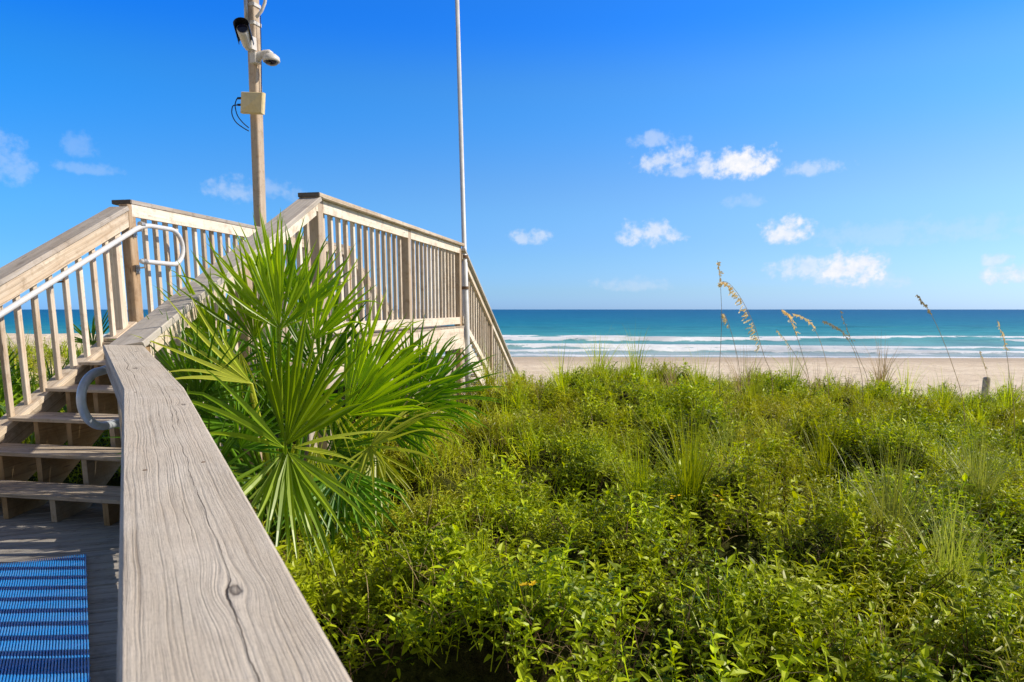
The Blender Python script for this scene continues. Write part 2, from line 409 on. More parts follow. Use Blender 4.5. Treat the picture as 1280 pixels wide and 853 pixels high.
stre = t.noise(t.comb(t.math('MULTIPLY', t.math('MULTIPLY', px, q), .06), t.math('MULTIPLY', q, 70)), 1, 4, .6)
q2 = t.math('ADD', q, t.math('MULTIPLY', t.math('SUBTRACT', stre, .5), .16))
c = t.ramp(q2, [(0, (.001, .095, .26)), (.12, (.002, .135, .29)), (.3, (.005, .195, .31)), (.52, (.045, .32, .36)), (.72, (.15, .41, .41)), (.88, (.26, .44, .46)), (1.0, (.40, .48, .48))])
gl = t.n('ShaderNodeMapRange'); t.l(pz, gl.inputs[0]); gl.inputs[1].default_value = SEA+.16; gl.inputs[2].default_value = SEA+.5
c = t.mix(t.math('MULTIPLY', gl.outputs[0], .7), c, (.02, .20, .17))
fo = t.n('ShaderNodeAttribute', attribute_name='foam').outputs['Fac']
fn = t.noise(t.comb(t.math('MULTIPLY', px, .55), py), 1.1, 6, .68)
fb = t.noise(t.comb(t.math('MULTIPLY', px, .10), t.math('MULTIPLY', py, .28)), 1, 4, .6)
fm = t.ramp(t.math('ADD', t.math('ADD', fo, t.math('MULTIPLY', t.math('SUBTRACT', fb, .5), 1.5)), t.math('MULTIPLY', t.math('SUBTRACT', fn, .5), 1.3)), [(.44, 0.0), (.60, 1.0)])
ch1 = t.noise(t.comb(t.math('MULTIPLY', px, .22), t.math('MULTIPLY', py, .8)), 1, 5, .65)
c = t.mix(t.ramp(ch1, [(.50, 0.0), (.68, .55)]), c, (.10, .40, .46))
c = t.mix(t.ramp(ch1, [(.30, .5), (.46, 0.0)]), c, (.002, .13, .20))
c = t.mix(fm, c, (.86, .89, .90))
# distant whitecaps and swell lines
wv = t.noise(t.comb(t.math('MULTIPLY', px, .25), py), .9, 4, .6)
far = t.noise(t.comb(t.math('MULTIPLY', px, .05), t.math('MULTIPLY', py, .22)), 1, 4, .6)
c = t.mix(t.ramp(far, [(.38, .35), (.55, 0.0)]), c, (.002, .05, .12))
rg = t.mix(fm, (.45, .45, .45), (.9, .9, .9))
M['sea'] = t.finish(t.pbr(c, .5, .12, t.bump(t.math('ADD', wv, t.math('MULTIPLY', fn, .4)), .6, .5)))
xs = [-20000, -4000, -1200, -420, -240, -180]+frange(-140, -60, 2)+frange(-60, 130, .9)+frange(130, 200, 4)+[260, 420, 1200, 4000, 20000]
ys = frange(50, 82, .35)+frange(82, 110, .5)+frange(110, 170, 2.5)+[170, 200, 260, 400, 700, 1300, 3000, 8000, 20000, 45000]
tag(grid('sea', xs, ys, seaf, M['sea']), kind='structure')

# ------------------------------------------------------------------ stair frame
AZ = .19334; ca, sa = math.cos(AZ), math.sin(AZ)
def W(u, v, z=0): return Vector((v*ca+u*sa, -v*sa+u*ca, z))
U = Vector((sa, ca, 0)); V = Vector((ca, -sa, 0)); Z = Vector((0, 0, 1))
U0, G, RS = 3.375, .327, .17
VL, VR, UN, UM, UE = -4.365, -2.617, 5.412, 7.603, 9.836
SL = RS/G; ZL = RS*6; ZC = 2.18; UP6 = U0+5*G
RZ = -AZ

# -------- foreground deck
BAZ = R(71.8)
bd = Vector((math.sin(BAZ), math.cos(BAZ), 0)); bn = Vector((-math.cos(BAZ), math.sin(BAZ), 0))
M1 = at(192, 485.3, 2.36); M1.z = .993
M2 = W(3.21, VR-.092, 1.07)
A0 = at(295, 853, .607)
dA = Vector((M1.x-A0.x, M1.y-A0.y, 0)).normalized(); slA = (M1.z-A0.z)/(M1.xy-A0.xy).length
AN = Vector((A0.x, A0.y, A0.z))-(dA+Z*slA)*1.75
def side_of(p, a, b): return (b.x-a.x)*(p.y-a.y)-(b.y-a.y)*(p.x-a.x)   # >0: left of a->b
deck = MB()
k = 0; s = -2.4
while s < 5.4:
    # board centre line at distance s along bn
    a = bn*s; xr = None
    lo = -6.0; hi = 3.0
    # clip right end at the railing line
    best = None
    for (P, Q) in ((AN-dA*2, M1), (M1, M2), (M2, M2+U*3)):
        P = Vector((P.x, P.y, 0)); Q = Vector((Q.x, Q.y, 0)); dq = Q-P
        den = bd.x*dq.y-bd.y*dq.x
        if abs(den) < 1e-6: continue
        w = P-a; tt = (w.x*dq.y-w.y*dq.x)/den; ss = (w.x*bd.y-w.y*bd.x)/den
        if 0 <= ss <= 1: best = tt if best is None else min(best, tt)
    if best is not None:
        hi = best+.04
        p0 = a+bd*(hi-4.6-random.uniform(0, .01)); p1 = a+bd*hi
        zz = -.016+random.uniform(-.0012, .0012)
        deck.board((p0.x, p0.y, zz), (p1.x, p1.y, zz), bn, .0985+random.uniform(-.002, .002), .032, .004)
    s += .108
tag(deck.build('boardwalk_deck', M['wood_deck']), kind='structure')
# joists under the deck edge
# -------- mat
m_fr = atz(108, 694, .012); m_fl = atz(0, 706.5, .012)
maz = -R(31.6); md = Vector((math.sin(maz), math.cos(maz), 0))
fd = (m_fl-m_fr); fd.z = 0; fdn = fd.normalized()
perp = Vector((-md.y, md.x, 0))      # to the left of md
if perp.dot(fdn) < 0: perp = -perp
slope = fdn.dot(md)/fdn.dot(perp)
t = NT('blue_mat'); oc = t.n('ShaderNodeTexCoord').outputs['UV']; mu, mv, _ = t.sep(oc)
n1 = t.noise(t.comb(t.math('MULTIPLY', mu, 40), t.math('MULTIPLY', mv, 90)), 1, 3)
c = t.mix(t.ramp(n1, [(.35, 0.0), (.65, 1.0)]), (.008, .20, .62), (.035, .34, .86))
c = t.mix(t.ramp(t.noise(t.comb(mu, mv), 6, 4, .7), [(.5, 0.0), (.8, .35)]), c, (.30, .38, .45))
M['mat'] = t.finish(t.pbr(c, .3, 1.0, t.bump(n1, .5, .002)))
mat = MB(); rb = MB(); W_M = 1.05; pitch = .0098; i = 0
root = thing('beach_mat', 'long ribbed blue plastic mat lying on the grey deck boards', 'mat', m_fr)
while i*pitch < W_M:
    st = m_fr+perp*(i*pitch+.004)+md*(slope*i*pitch)
    nseg = 60; L = 3.4
    pts = [st-md*(L*j/nseg)+Z*(.0012*math.sin(j*2.1+i*.37)+.004) for j in range(nseg+1)]
    mat.tube(pts, .0037, 6)
    i += 1
mat.build('ribs', M['mat'], root, smooth=True)
for j in range(34):
    st = m_fr-md*(.012+j*.10)
    rb.board(st+Z*-.004, st+perp*W_M+md*(slope*W_M)+Z*-.004, md, .02, .004, .001)
rb.build('backing', M['mat'], root)

# ------------------------------------------------------------------ railings
def vboard(p0, p1, w, h, MBo, side=None, **kw):     # upright plank: w = thickness (horizontal), h = height
    d = Vector(p1)-Vector(p0); hz = Vector((-d.y, d.x, 0)).normalized()
    MBo.board(p0, p1, hz, w, h, **kw)
def post_mesh(h, a, b, name='post'):
    mb = MB(); mb.board((0, 0, 0), (0, 0, h), (1, 0, 0), a, b, .006); return mb
def upright(mb, base, top, a, b, dirx, cut=0, ch=.003):   # a along dirx, b across
    d = Vector(top)-Vector(base); dirx = Vector(dirx); dx = dirx.normalized()
    up = dx.cross(d.normalized())
    mb.board(base, top, dx, a, b, ch, k0=cut, k1=cut)
def railing(label, P, Q, outer, capw=.184, cap_off=0, zt=.0, mats=('wood_grey', 'wood_tan', 'wood_post', 'wood_tan'),
            nb=10, posts=(), fas_h=.09, bot=(-1.135, .09), side_face=.047, kP=0, kQ=0, vp=False, botflat=False, capext=(0, 0), postdrop=.9, group='wooden handrails of the boardwalk', root=None, baltop=-.10, rng=None, basez=None, ballen=None):
    """P,Q: points on cap top centre line; outer: unit horizontal vector to the side carrying the fascia face."""
    P = Vector(P); Q = Vector(Q); d = Q-P; hd = Vector((d.x, d.y, 0)); Lh = hd.length; hd.normalize(); s = d.z/Lh; outer = Vector(outer)
    if root is None: root = thing('wooden_railing', label, 'railing', (P.x, P.y, P.z-1.1), group)
    dn = d.normalized()
    up = (Z-dn*dn.z).normalized()
    cap = MB(); cap.board(P-dn*capext[0]-up*.019, Q+dn*capext[1]-up*.019, outer, capw, .038, .005, k0=kP, k1=kQ, uo=0 if rng else None)
    cap.build('cap_rail', M[mats[0]], root)
    off = outer*(capw/2-side_face-.019)
    a = P+off; b = Q+off
    top = -.04/ math.sqrt(1+s*s)*(1+s*s)
    fm = MB()
    def plank(p, q, zo, h, th=.038, mb=fm):
        c0 = p+Z*(zo-h/2); c1 = q+Z*(zo-h/2)
        # sheared upright plank: vertical ends
        h2 = h; n = outer*th/2
        idx = len(mb.v)
        for cc in (c0, c1):
            for (sx, sz) in ((1, 1), (1, -1), (-1, -1), (-1, 1)): mb.v.append(cc+n*sx+Z*sz*h2/2)
        uo = random.uniform(0, 50); LL = (c1-c0).length
        pv = [0, h, h+th, 2*h+th, 2*h+2*th]
        for k in range(4):
            j = (k+1) % 4
            mb.face([idx+k, idx+4+k, idx+4+j, idx+j], [(uo, pv[k]), (uo+LL, pv[k]), (uo+LL, pv[k+1]), (uo, pv[k+1])])
        mb.face([idx, idx+1, idx+2, idx+3]); mb.face([idx+7, idx+6, idx+5, idx+4])
    plist = sorted(posts); segs = []; last = 0.0
    for q_ in plist:
        if q_-.045 > last+.02: segs.append((last, q_-.045))
        last = q_+.045
    if last < Lh-.02: segs.append((last, Lh))
    for (x0, x1) in segs:
        fm = MB(); plank(a+(hd+Z*s)*x0, a+(hd+Z*s)*x1, top, fas_h, mb=fm); fm.build('top_rail', M[mats[1]], root)
        fm = MB()
        if botflat:
            pc = -outer*(.07-.019)+off*0+outer*(capw/2)
            q0 = P+outer*(capw/2-.07)+(hd+Z*s)*x0+Z*(bot[0]); q1 = P+outer*(capw/2-.07)+(hd+Z*s)*x1+Z*(bot[0])
            fm.board(q0, q1, outer, .14, .038, .004)
        else: plank(a+(hd+Z*s)*x0, a+(hd+Z*s)*x1, bot[0]+bot[1], bot[1], mb=fm)
        fm.build('bottom_rail', M[mats[1]], root)
    for q_ in plist:
        pm = MB(); c = P+off-outer*(.0445-.019)+(hd+Z*s)*q_
        ztop = c.z-.041 if abs(s) < .1 else c.z-.045-abs(s)*.0445
        zb = c.z-1.12-postdrop if basez is None else basez
        upright(pm, Vector((c.x, c.y, zb)), Vector((c.x, c.y, ztop)), .089, .089, hd, ch=.006)
        pm.build('post', M[mats[2]], root)
    # balusters
    sp = Lh/(nb); bz0 = bot[0]+(.019 if botflat else .012); bz1 = top-.012
    for i in range(nb):
        q_ = (i+.5)*sp
        if any(abs(q_-pp) < .075 for pp in plist): continue
        bm_ = MB(); c = P+off-outer*(.019+.019+.001)+(hd+Z*s)*q_
        tw = random.uniform(-.003, .003)
        c0 = c+Z*bz0; c1 = c+Z*(bz1)+hd*tw
        bm_.board(c0, c1, hd, .038, .036, .003, k0=s, k1=s)
        bm_.build('baluster', M[mats[3]], root)
    return root
mid_off = .092
# left stair railing: inner cap edge at VL
vc = VL-.092
ZN = RS+.915                                   # cap height above the deck at the first nosing
def capz(u): return ZN+(u-U0)*SL
u_lo = 3.0
r_ls = railing('pale stair railing climbing on the left side of the steps to the left corner post', W(u_lo, vc, capz(u_lo)), W(UN-.05, vc, capz(UN-.05)), V, nb=16,
        posts=(0.05,), side_face=.004, fas_h=.125, bot=(-.985, .09), botflat=True, postdrop=.2)
# corner post of that railing
pm = MB(); upright(pm, W(UN+.0, VL-.05, -.3), W(UN+.0, VL-.05, ZC-.042), .089, .089, V, ch=.006); pm.build('post', M['wood_post'], r_ls)
ex = MB(); upright(ex, W(UN-.16, VL-.075, ZL+.04), W(UN-.16, VL-.075, capz(UN-.16)-.1), .04, .075, U); ex.build('post', M['wood_tan'], r_ls)
lg = MB()   # sloping ledger carrying the bottom rail
a_, b_ = W(u_lo, VL-.03, capz(u_lo)-1.08), W(UN-.05, VL-.03, capz(UN-.05)-1.08)
vboard(a_, b_, .038, .14, lg); lg.build('ledger', M['wood_stair'], r_ls)
# left landing railing
r_ll = railing('level railing along the far left side of the landing behind the curved white pipe', W(UN+.0, vc, ZC), W(UE+.05, vc, ZC), V, nb=32, posts=(2.25, 4.43), side_face=.004,
        fas_h=.10, bot=(-1.13, .09), postdrop=.1, capext=(.0, 0), basez=.6)
em = MB(); em.board(W(UN-.015, vc, ZC-.018), W(UN-.002, vc, ZC-.018), V, .182, .034, .002); em.build('end_grain', M['wood_dark'], r_ll)
# right stair railing (C)
uc0 = 3.21
turnB = math.tan((math.atan2((M2-M1).x, (M2-M1).y)-AZ)/2)
r_rs = railing('stair railing rising behind the palmetto from the bent corner to the dark capped corner post', M2, W(UN-.02, VR-.092, 2.15), V, nb=16, posts=(.1, 1.15),
        side_face=.047, fas_h=.10, bot=(-1.03, .09), kP=-turnB, postdrop=.3, basez=-.5)
r_rl = railing('level railing along the right side of the landing ending at the tall flagpole', W(UN-.04, VR-.092, ZC), W(UE+.02, VR-.092, ZC), V, nb=29,
        posts=(.10, UM-UN+.08, UE-UN+.0), mats=('wood_tan', 'wood_tan', 'wood_post', 'wood_tan'), side_face=.047, fas_h=.10, bot=(-1.13, .095), basez=-.9, capext=(.0, 0))
em = MB(); em.board(W(UN-.055, VR-.092, ZC-.018), W(UN-.042, VR-.092, ZC-.018), V, .182, .034, .002); em.build('end_grain', M['wood_dark'], r_rl)
# descending railings on both sides
DL = 4.6
railing('railing of the steps going down to the beach, just past the flagpole', W(UE+.07, VR-.092, ZC-.06), W(UE+.07+DL, VR-.092, ZC-.06-DL*SL), V, nb=31,
        posts=(1.95, 4.3), side_face=.047, fas_h=.10, bot=(-1.06, .10), postdrop=.5)
railing('far side railing of the steps going down to the beach', W(UE+.07, vc, ZC-.06), W(UE+.07+DL, vc, ZC-.06-DL*SL), V, nb=31,
        posts=(1.95, 4.3), side_face=.004, fas_h=.10, bot=(-1.06, .10), postdrop=.5)

# foreground railing (A and B)
root = thing('wooden_railing', 'weathered grey handrail with wide cracked flat cap in the close foreground', 'railing', (AN.x, AN.y, 0), 'wooden handrails of the boardwalk')
dB = (M2-M1).normalized(); dAn = (M1-AN).normalized()
azA = math.atan2(dAn.x, dAn.y); azB = math.atan2(dB.x, dB.y)
sideA = Vector((dAn.y, -dAn.x, 0)).normalized(); sideB = Vector((dB.y, -dB.x, 0)).normalized()
tAB = math.tan((azA-azB)/2)
LA = (M1-AN).length; LB = (M2-M1).length
def uvA(px, py):   # (u along, v across) of a photo spot on the cap
    r = ray(px, py); o = Vector((0, 0, HC)); n = sideA.cross(dAn)
    tt = (M1-o).dot(n)/r.dot(n); p = o+r*tt
    return (p-AN).dot(dAn), (p-AN).dot(sideA)+.092
k1_ = uvA(290, 738); k2_ = uvA(196, 577)
print('knot', k1_, k2_, LA)
knots = [(k1_[0], k1_[1]-.003, .0125), (LA-.42, .15, .010), (LA+.55, .07, .014), (LA+1.2, .12, .010)]
cks = [(k1_[1]-.006, .5, LA+.02, .022, .0008, 1.3), (k1_[1]-.03, LA-1.7, LA-.5, .02, .0005, 7.7), (.12, LA-.8, LA-.0, .03, .0008, 4.1), (.05, LA+.2, LA+1.0, .03, .0012, 5.1), (.10, LA+.4, LA+1.3, .03, .0010, 8.1)]
M['hero'] = hero_wood(knots, cks)
cap = MB(); cap.board(AN-Z*.02, M1-Z*.02, sideA, .184, .04, .0055, k1=-tAB, uo=0)
cap.build('cap_rail', M['hero'], root)
for (sx_, lx_) in ((.055, LA-.09), (-.055, LA-.10), (.05, LA-1.18), (-.052, LA-1.20)):
    sc2 = MB(); q0 = AN+dAn*lx_+sideA*sx_; nu = sideA.cross(dAn).normalized(); nu = nu if nu.z > 0 else -nu
    sc2.tube([q0-nu*.004, q0+nu*.0006], .0042, 10); sc2.build('screw_head', M['rust'], root)
dz = .0015
cap = MB(); cap.board(M1-Z*.02+dB*.002, M2-Z*.02, sideB, .184, .04, .0055, k0=-tAB, k1=math.tan((azB-AZ)/2), uo=LA)
cap.build('cap_rail', M['hero'], root)
for (P, Q, sd, L, pp) in ((AN, M1, sideA, LA, (.5, LA-1.45, LA-.06)), (M1, M2, sideB, LB, (LB-.07,))):
    d = (Q-P).normalized()
    for sg in (1, -1):
        fm = MB(); o_ = sd*(sg*(.092-.0235)); e0 = P-Z*.088+o_; e1 = Q-Z*.088+o_
        fm.board(e0+d*.02, e1-d*.02, sd, .038, .092, .004); fm.build('top_rail', M['wood_grey'], root)
    fm = MB(); fm.board(P-Z*(P.z-.19), Q-Z*(Q.z-.19-(0)), sd, .038, .10, .004); fm.build('bottom_rail', M['wood_grey'], root)
    for q_ in pp:
        pm = MB(); c = P+d*q_; upright(pm, Vector((c.x, c.y, -.5)), Vector((c.x, c.y, c.z-.042)), .089, .089, Vector((d.x, d.y, 0)), ch=.006)
        pm.build('post', M['wood_stair'], root)
    n = int(L/.135)
    for i in range(n):
        q_ = (i+.5)*L/n
        if any(abs(q_-x) < .07 for x in pp): continue
        bmm = MB(); c = P+d*q_; hd = Vector((d.x, d.y, 0)).normalized()
        for off in (sd*.0195+Z*0,):
            bmm.board(Vector((c.x, c.y, .09))-sd*.04, Vector((c.x, c.y, c.z-.06))-sd*.04, hd, .036, .034, .003)
        bmm.build('baluster', M['wood_stair'], root)

# ------------------------------------------------------------------ stairs up
st = thing('wooden_staircase', 'open riser steps of grey planks climbing from the deck to the landing', 'staircase', W(U0, -3.6, 0))
vr_in = VR-.13
for n in range(1, 6):
    u = U0+G*(n-1); tm = MB()
    for (o0, w_) in ((.0, .139), (.145, .139)):
        jit = random.uniform(-.004, .004)
        tm.board(W(u+o0+w_/2, VL+jit, n*RS-.0125), W(u+o0+w_/2, vr_in+jit, n*RS-.0125), U, w_, .025, .004)
    tm.build('tread', M['wood_stair'], st)
DR = -.19
for v0 in (-2.78, -3.10, -3.46, -3.80, -4.13):
    sm_ = MB(); pts = []
    f = lambda u, z: W(u, v0+DR*(u-U0)*(1 if v0 > -4.0 else .5), z)
    e = .03
    pts.append(f(U0+e, 0.002))
    for n in range(1, 7):
        u = U0+G*(n-1)+e
        pts.append(f(u, n*RS-.027)); 
        if n < 6: pts.append(f(u+G, n*RS-.027))
    pts.append(f(UP6+e+.05, 6*RS-.03)); pts.append(f(UP6+e+.05, 6*RS-.32)); pts.append(f(U0+e+.32, 0.002))
    sm_.prism(pts, V, .038); sm_.build('stringer', M['wood_fresh'], st)
skb = MB(); vboard(W(3.22, VR-.115, RS-.02), W(UP6+.02, VR-.115, RS+(UP6-U0)*SL-.02), .038, .34, skb); skb.build('outer_stringer', M['wood_stair'], st)
# ------------------------------------------------------------------ landing
ld = thing('wooden_landing', 'raised wooden platform with broad pale side board at the top of the steps', 'platform', W(7.5, -3.5, 0))
u = UP6
dm = MB()
while u < UE+.05:
    dm.board(W(u+.07, VL-.12, ZL-.0125), W(u+.07, VR-.03, ZL-.0125), U, .138, .025, .004); u += .144
dm.build('deck_boards', M['wood_stair'], ld)
for v_ in (VR-.05, VL-.09):
    fb = MB(); vboard(W(UP6+.02, v_, ZL-.172), W(UE+.04, v_, ZL-.172), .038, .29, fb); fb.build('side_board', M['wood_tan'], ld)
for v_ in np.linspace(VL+.3, VR-.4, 4):
    fb = MB(); vboard(W(UP6+.02, v_, ZL-.15), W(UE+.04, v_, ZL-.15), .038, .24, fb); fb.build('joist', M['wood_stair'], ld)
fb = MB(); vboard(W(UP6+.0, VL-.1, ZL-.15), W(UP6+.0, VR-.07, ZL-.15), .03, .24, fb); fb.build('end_board', M['wood_stair'], ld)
for uu in (UP6+.3, 7.7, UE-.15):
    for v_ in (VL+.05, VR-.18):
        pm = MB(); upright(pm, W(uu, v_, -.9), W(uu, v_, ZL-.03), .13, .13, U, ch=.008); pm.build('support_post', M['wood_stair'], ld)
br = MB(); br.board(W(8.0, VR-.10, .55), W(9.75, VR-.10, -.55), V, .038, .14); br.build('brace', M['wood_stair'], ld)
br = MB(); br.board(W(9.7, VR-.14, .6), W(8.0, VR-.14, -.6), V, .038, .14); br.build('brace', M['wood_stair'], ld)
# stairs down to the beach
sd_ = thing('wooden_staircase', 'steps descending from the landing toward the beach beside the flagpole', 'staircase', W(UE+2, -3.5, -1))
nd = 15
for n in range(1, nd):
    tm = MB(); u = UE+.05+G*(n-1)
    tm.board(W(u+.14, VL-.05, ZL-n*RS-.0125), W(u+.14, VR-.08, ZL-n*RS-.0125), U, .28, .025, .004); tm.build('tread', M['wood_stair'], sd_)
for v_ in (VR-.05, VL-.09, -3.5):
    fb = MB(); vboard(W(UE+.06, v_, ZL-.26), W(UE+.06+DL, v_, ZL-.26-DL*SL), .038, .26, fb); fb.build('stringer', M['wood_tan'], sd_)

# ------------------------------------------------------------------ pipe handrails
def arc(c, r, a0, a1, ex, ey, n=14):
    return [c+ex*(r*math.cos(a0+(a1-a0)*i/n))+ey*(r*math.sin(a0+(a1-a0)*i/n)) for i in range(n+1)]
vp_ = VL+.07; 
hp = thing('pipe_handrail', 'white painted pipe handrail with looped upper end clamped to the left corner post', 'handrail', W(UN, vp_, ZL), 'pipe handrails of the steps')
h_of = lambda u: capz(u)-.185
top = W(UN-.12, vp_, capz(UN-.05)-.175)
zt = top.z+.03; rr_ = .155
pts = [W(3.05, vp_, h_of(3.05)), W(4.2, vp_, h_of(4.2)), W(UN-.12, vp_, h_of(UN-.12))]
b0 = pts[-1]
for i in range(1, 9):
    q = i/8; p1_ = b0; p2_ = W(UN+.01, vp_, zt+.0); p3_ = W(UN+.14, vp_, zt)
    pts.append(p1_*(1-q)**2+p2_*2*q*(1-q)+p3_*q*q)
pts += [W(UN+.34, vp_, zt)]
pts += arc(W(UN+.38, vp_, zt-rr_), rr_, math.pi/2, -math.pi/2, U, Z, 18)
pts += [W(UN+.15, vp_, zt-2*rr_), W(UN-.03, vp_, zt-2*rr_)]
hm = MB(); hm.tube(pts, .0205, 14); hm.build('pipe', M['pipe_white'], hp, smooth=True)
for zz in (zt, zt-2*rr_):
    bk = MB(); bk.tube([W(UN+.01, vp_, zz-.015), W(UN+.01, vp_, zz-.05), W(UN+.01, VL+.004, zz-.055)], .008, 8)
    bk.board(W(UN+.01, VL+.001, zz-.10), W(UN+.01, VL+.001, zz-.03), U, .05, .006, .002)
    bk.tube([W(UN-.012, vp_, zz), W(UN+.032, vp_, zz)], .0245, 12)
    bk.tube([W(UN+.01, VL+.0, zz-.085), W(UN+.01, VL+.012, zz-.085)], .008, 8)
    bk.build('bracket', M['steel'], hp)
for uu in (3.9, 4.55):
    bk = MB(); bk.tube([W(uu, vp_, h_of(uu)-.015), W(uu, vp_, h_of(uu)-.05), W(uu, VL-.03, h_of(uu)-.055)], .008, 8); bk.build('bracket', M['rust'], hp)
# grey loop low on the right
hq = thing('pipe_handrail', 'grey galvanised pipe loop sticking out beside the lower steps on the right', 'handrail', W(3.0, VR-.2, 0), 'pipe handrails of the steps')
vq = VR-.215
def onplane(px, py):    # intersect with plane v = vq
    r = ray(px, py); o = Vector((0, 0, HC)); tt = (vq-o.dot(V))/r.dot(V); return o+r*tt
pt = onplane(128, 464); pb = onplane(128, 533); pl = onplane(101, 497)
cz = (pt.z+pb.z)/2; rad = (pt.z-pb.z)/2; ul = pl.dot(U); 
cu = ul+rad
print('loop', pt, pb, pl, rad)
pts = [W(cu+1.9, vq, cz+rad+1.75*SL), W(cu+.35, vq, cz+rad+.15), W(cu+.15, vq, cz+rad+.02)]
pts += arc(W(cu, vq, cz), rad, math.pi/2, math.pi*1.5, U, Z, 20)
pts += [W(cu+.15, vq, cz-rad), W(cu+.4, vq, cz-rad)]
hm = MB(); hm.tube(pts, .0225, 16); hm.build('pipe', M['pipe_grey'], hq, smooth=True)
bk = MB(); bk.tube([W(cu+.35, vq, cz-rad), W(cu+.35, vq+.1, cz-rad)], .01, 8); bk.build('bracket', M['steel'], hq)

# ------------------------------------------------------------------ wooden pole with cameras
D = 10.6
at_ = at
def at(px, py, d): return aty(px, py, d)
pb_ = at(325.5, 285, D); ptp = at(313.5, -60, D)
lean = (ptp-pb_)/(ptp.z-pb_.z)
base = pb_+lean*((-.9-pb_.z)); topp = ptp
pole = thing('utility_pole', 'tall weathered square wooden pole carrying cameras behind the left railing', 'pole', base)
def pole_at(py, dx=0, dy=0):
    z = at(318, py, D).z; return pb_+lean*(z-pb_.z)+Vector((dx, dy, 0))
pr = Vector((math.cos(R(-22)), math.sin(R(-22)), 0))
sh = MB(); sh.board(base, topp, pr, .135, .135, .012); sh.build('shaft', M['wood_post'], pole)
PD = Vector((0, -1, 0))
# straps
for py in (8, 31):
    sb = MB(); c = pole_at(py)
    sb.board(c-Z*.022, c+Z*.022, pr, .162, .162, .008); sb.build('strap', M['white_plastic'], pole)
cn = MB(); cn.tube([pole_at(y, -.06, -.10) for y in (-60, -20, 10, 33)], .028, 10); cn.build('conduit', M['steel'], pole, smooth=True)
cn = MB(); c = pole_at(20)
pts = [at(x, y, D-.1) for x, y in ((331, -40), (333, -10), (331, 4), (327, 14), (323, 19), (320, 22))]
cn.tube(pts, .022, 10); cn.build('conduit', M['white_plastic'], pole, smooth=True)
# bullet camera
bc = thing('security_camera', 'white bullet camera with black sun hood on the left of the pole', 'security camera', pole_at(48), 'security cameras on the pole')
c0 = at(309, 58, D-.22); c1 = at(303, 36, D-.50)
ax = (c1-c0).normalized()
bb = MB(); bb.tube([c0-ax*.02, c0, c0+ax*.02, c1-ax*.05, c1], [.035, .05, .058, .078, .078], 20); bb.build('body', M['white_plastic'], bc, smooth=True)
bb = MB(); bb.tube([c1-ax*.002, c1+ax*.012], [.068, .066], 20); bb.build('lens', M['glass_dark'], bc)
hd_ = MB(); sx = ax.cross(Z).normalized(); uz = sx.cross(ax).normalized(); n = 14
for r_ in (.093, .100):
    for tt in (-.26, .09):
        for i in range(n+1):
            a = R(-15)+R(210)*i/n; hd_.v.append(c1+ax*tt+sx*math.cos(a)*r_*1.02+uz*math.sin(a)*r_)
m_ = n+1
for i in range(n):
    hd_.face([i, i+1, m_+i+1, m_+i]); hd_.face([2*m_+i, 3*m_+i, 3*m_+i+1, 2*m_+i+1]); hd_.face([m_+i, m_+i+1, 3*m_+i+1, 3*m_+i]); hd_.face([i, 2*m_+i, 2*m_+i+1, i+1])
hd_.face([0, m_, 3*m_, 2*m_]); hd_.face([n, 2*m_+n, 3*m_+n, m_+n])
hd_.build('sun_hood', M['black_plastic'], bc)
jb = MB(); jc = at(313.5, 55, D-.16); jb.board(jc-Z*.085, jc+Z*.085, pr, .12, .11, .01); jb.build('junction_box', M['white_plastic'], bc)
kb = MB(); kb.tube([c0-ax*.01, (c0+jc)/2-Z*.02, jc], .028, 10); kb.build('arm', M['white_plastic'], bc, smooth=True)
# dome camera
dc = thing('security_camera', 'white dome camera hanging from a short arm on the right of the pole', 'security camera', pole_at(72), 'security cameras on the pole')
am = MB(); e = at(338.5, 69, D-.12)
q0 = at(320, 73, D-.10)
am.tube([q0, at(325, 69.5, D-.1), at(331, 67, D-.12), at(336, 66.3, D-.12), e], [.075, .055, .045, .045, .05], 14); am.build('arm', M['white_plastic'], dc, smooth=True)
am = MB(); am.board(at(318.7, 67, D-.1), at(319.5, 80, D-.1), pr, .11, .12, .01); am.build('mount_plate', M['white_plastic'], dc)
dd = MB(); g = at(339, 73, D-.12)
prof = [(.04, .06), (.075, .045), (.115, .01), (.12, -.03), (.115, -.05)]
dd.tube([g+Z*z_ for (_, z_) in prof], [r_ for (r_, _) in prof], 20); dd.build('housing', M['white_plastic'], dc, smooth=True)
dd = MB(); dd.tube([g+Z*z_ for z_ in (-.045, -.06, -.085, -.10)], [.10, .098, .07, .02], 18); dd.build('dome', M['glass_dark'], dc, smooth=True)
# antenna box
ab = thing('antenna_panel', 'cream square antenna panel with raised pyramid face strapped to the pole', 'antenna', pole_at(129))
ctr = at(316.5, 129.5, D-.2); bx = Vector((1, -.25, -.10)).normalized(); bz = Vector((.10, 0, 1)); bz = (bz-bx*bz.dot(bx)).normalized(); by = bz.cross(bx).normalized()
if by.y > 0: by = -by
hw, hh, dp = .178, .142, .07
box_ = MB()
fr = [(-hw, hh), (hw, hh), (hw, -hh), (-hw, -hh)]
for dd_, k_ in ((-.02, 1), (dp*.45, 1), (dp*.7, .93)):
    for (x_, z_) in fr: box_.v.append(ctr+bx*x_*k_+bz*z_*k_+by*dd_)
box_.v.append(ctr+by*(dp+.02)+bx*.03-bz*.01)
for l_ in (0, 4):
    for i in range(4): box_.face([l_+i, l_+(i+1) % 4, l_+4+(i+1) % 4, l_+4+i])
for i in range(4): box_.face([8+i, 8+(i+1) % 4, 12])
box_.face([0, 1, 2, 3]); box_.build('panel', M['cream_plastic'], ab)
cb = MB()
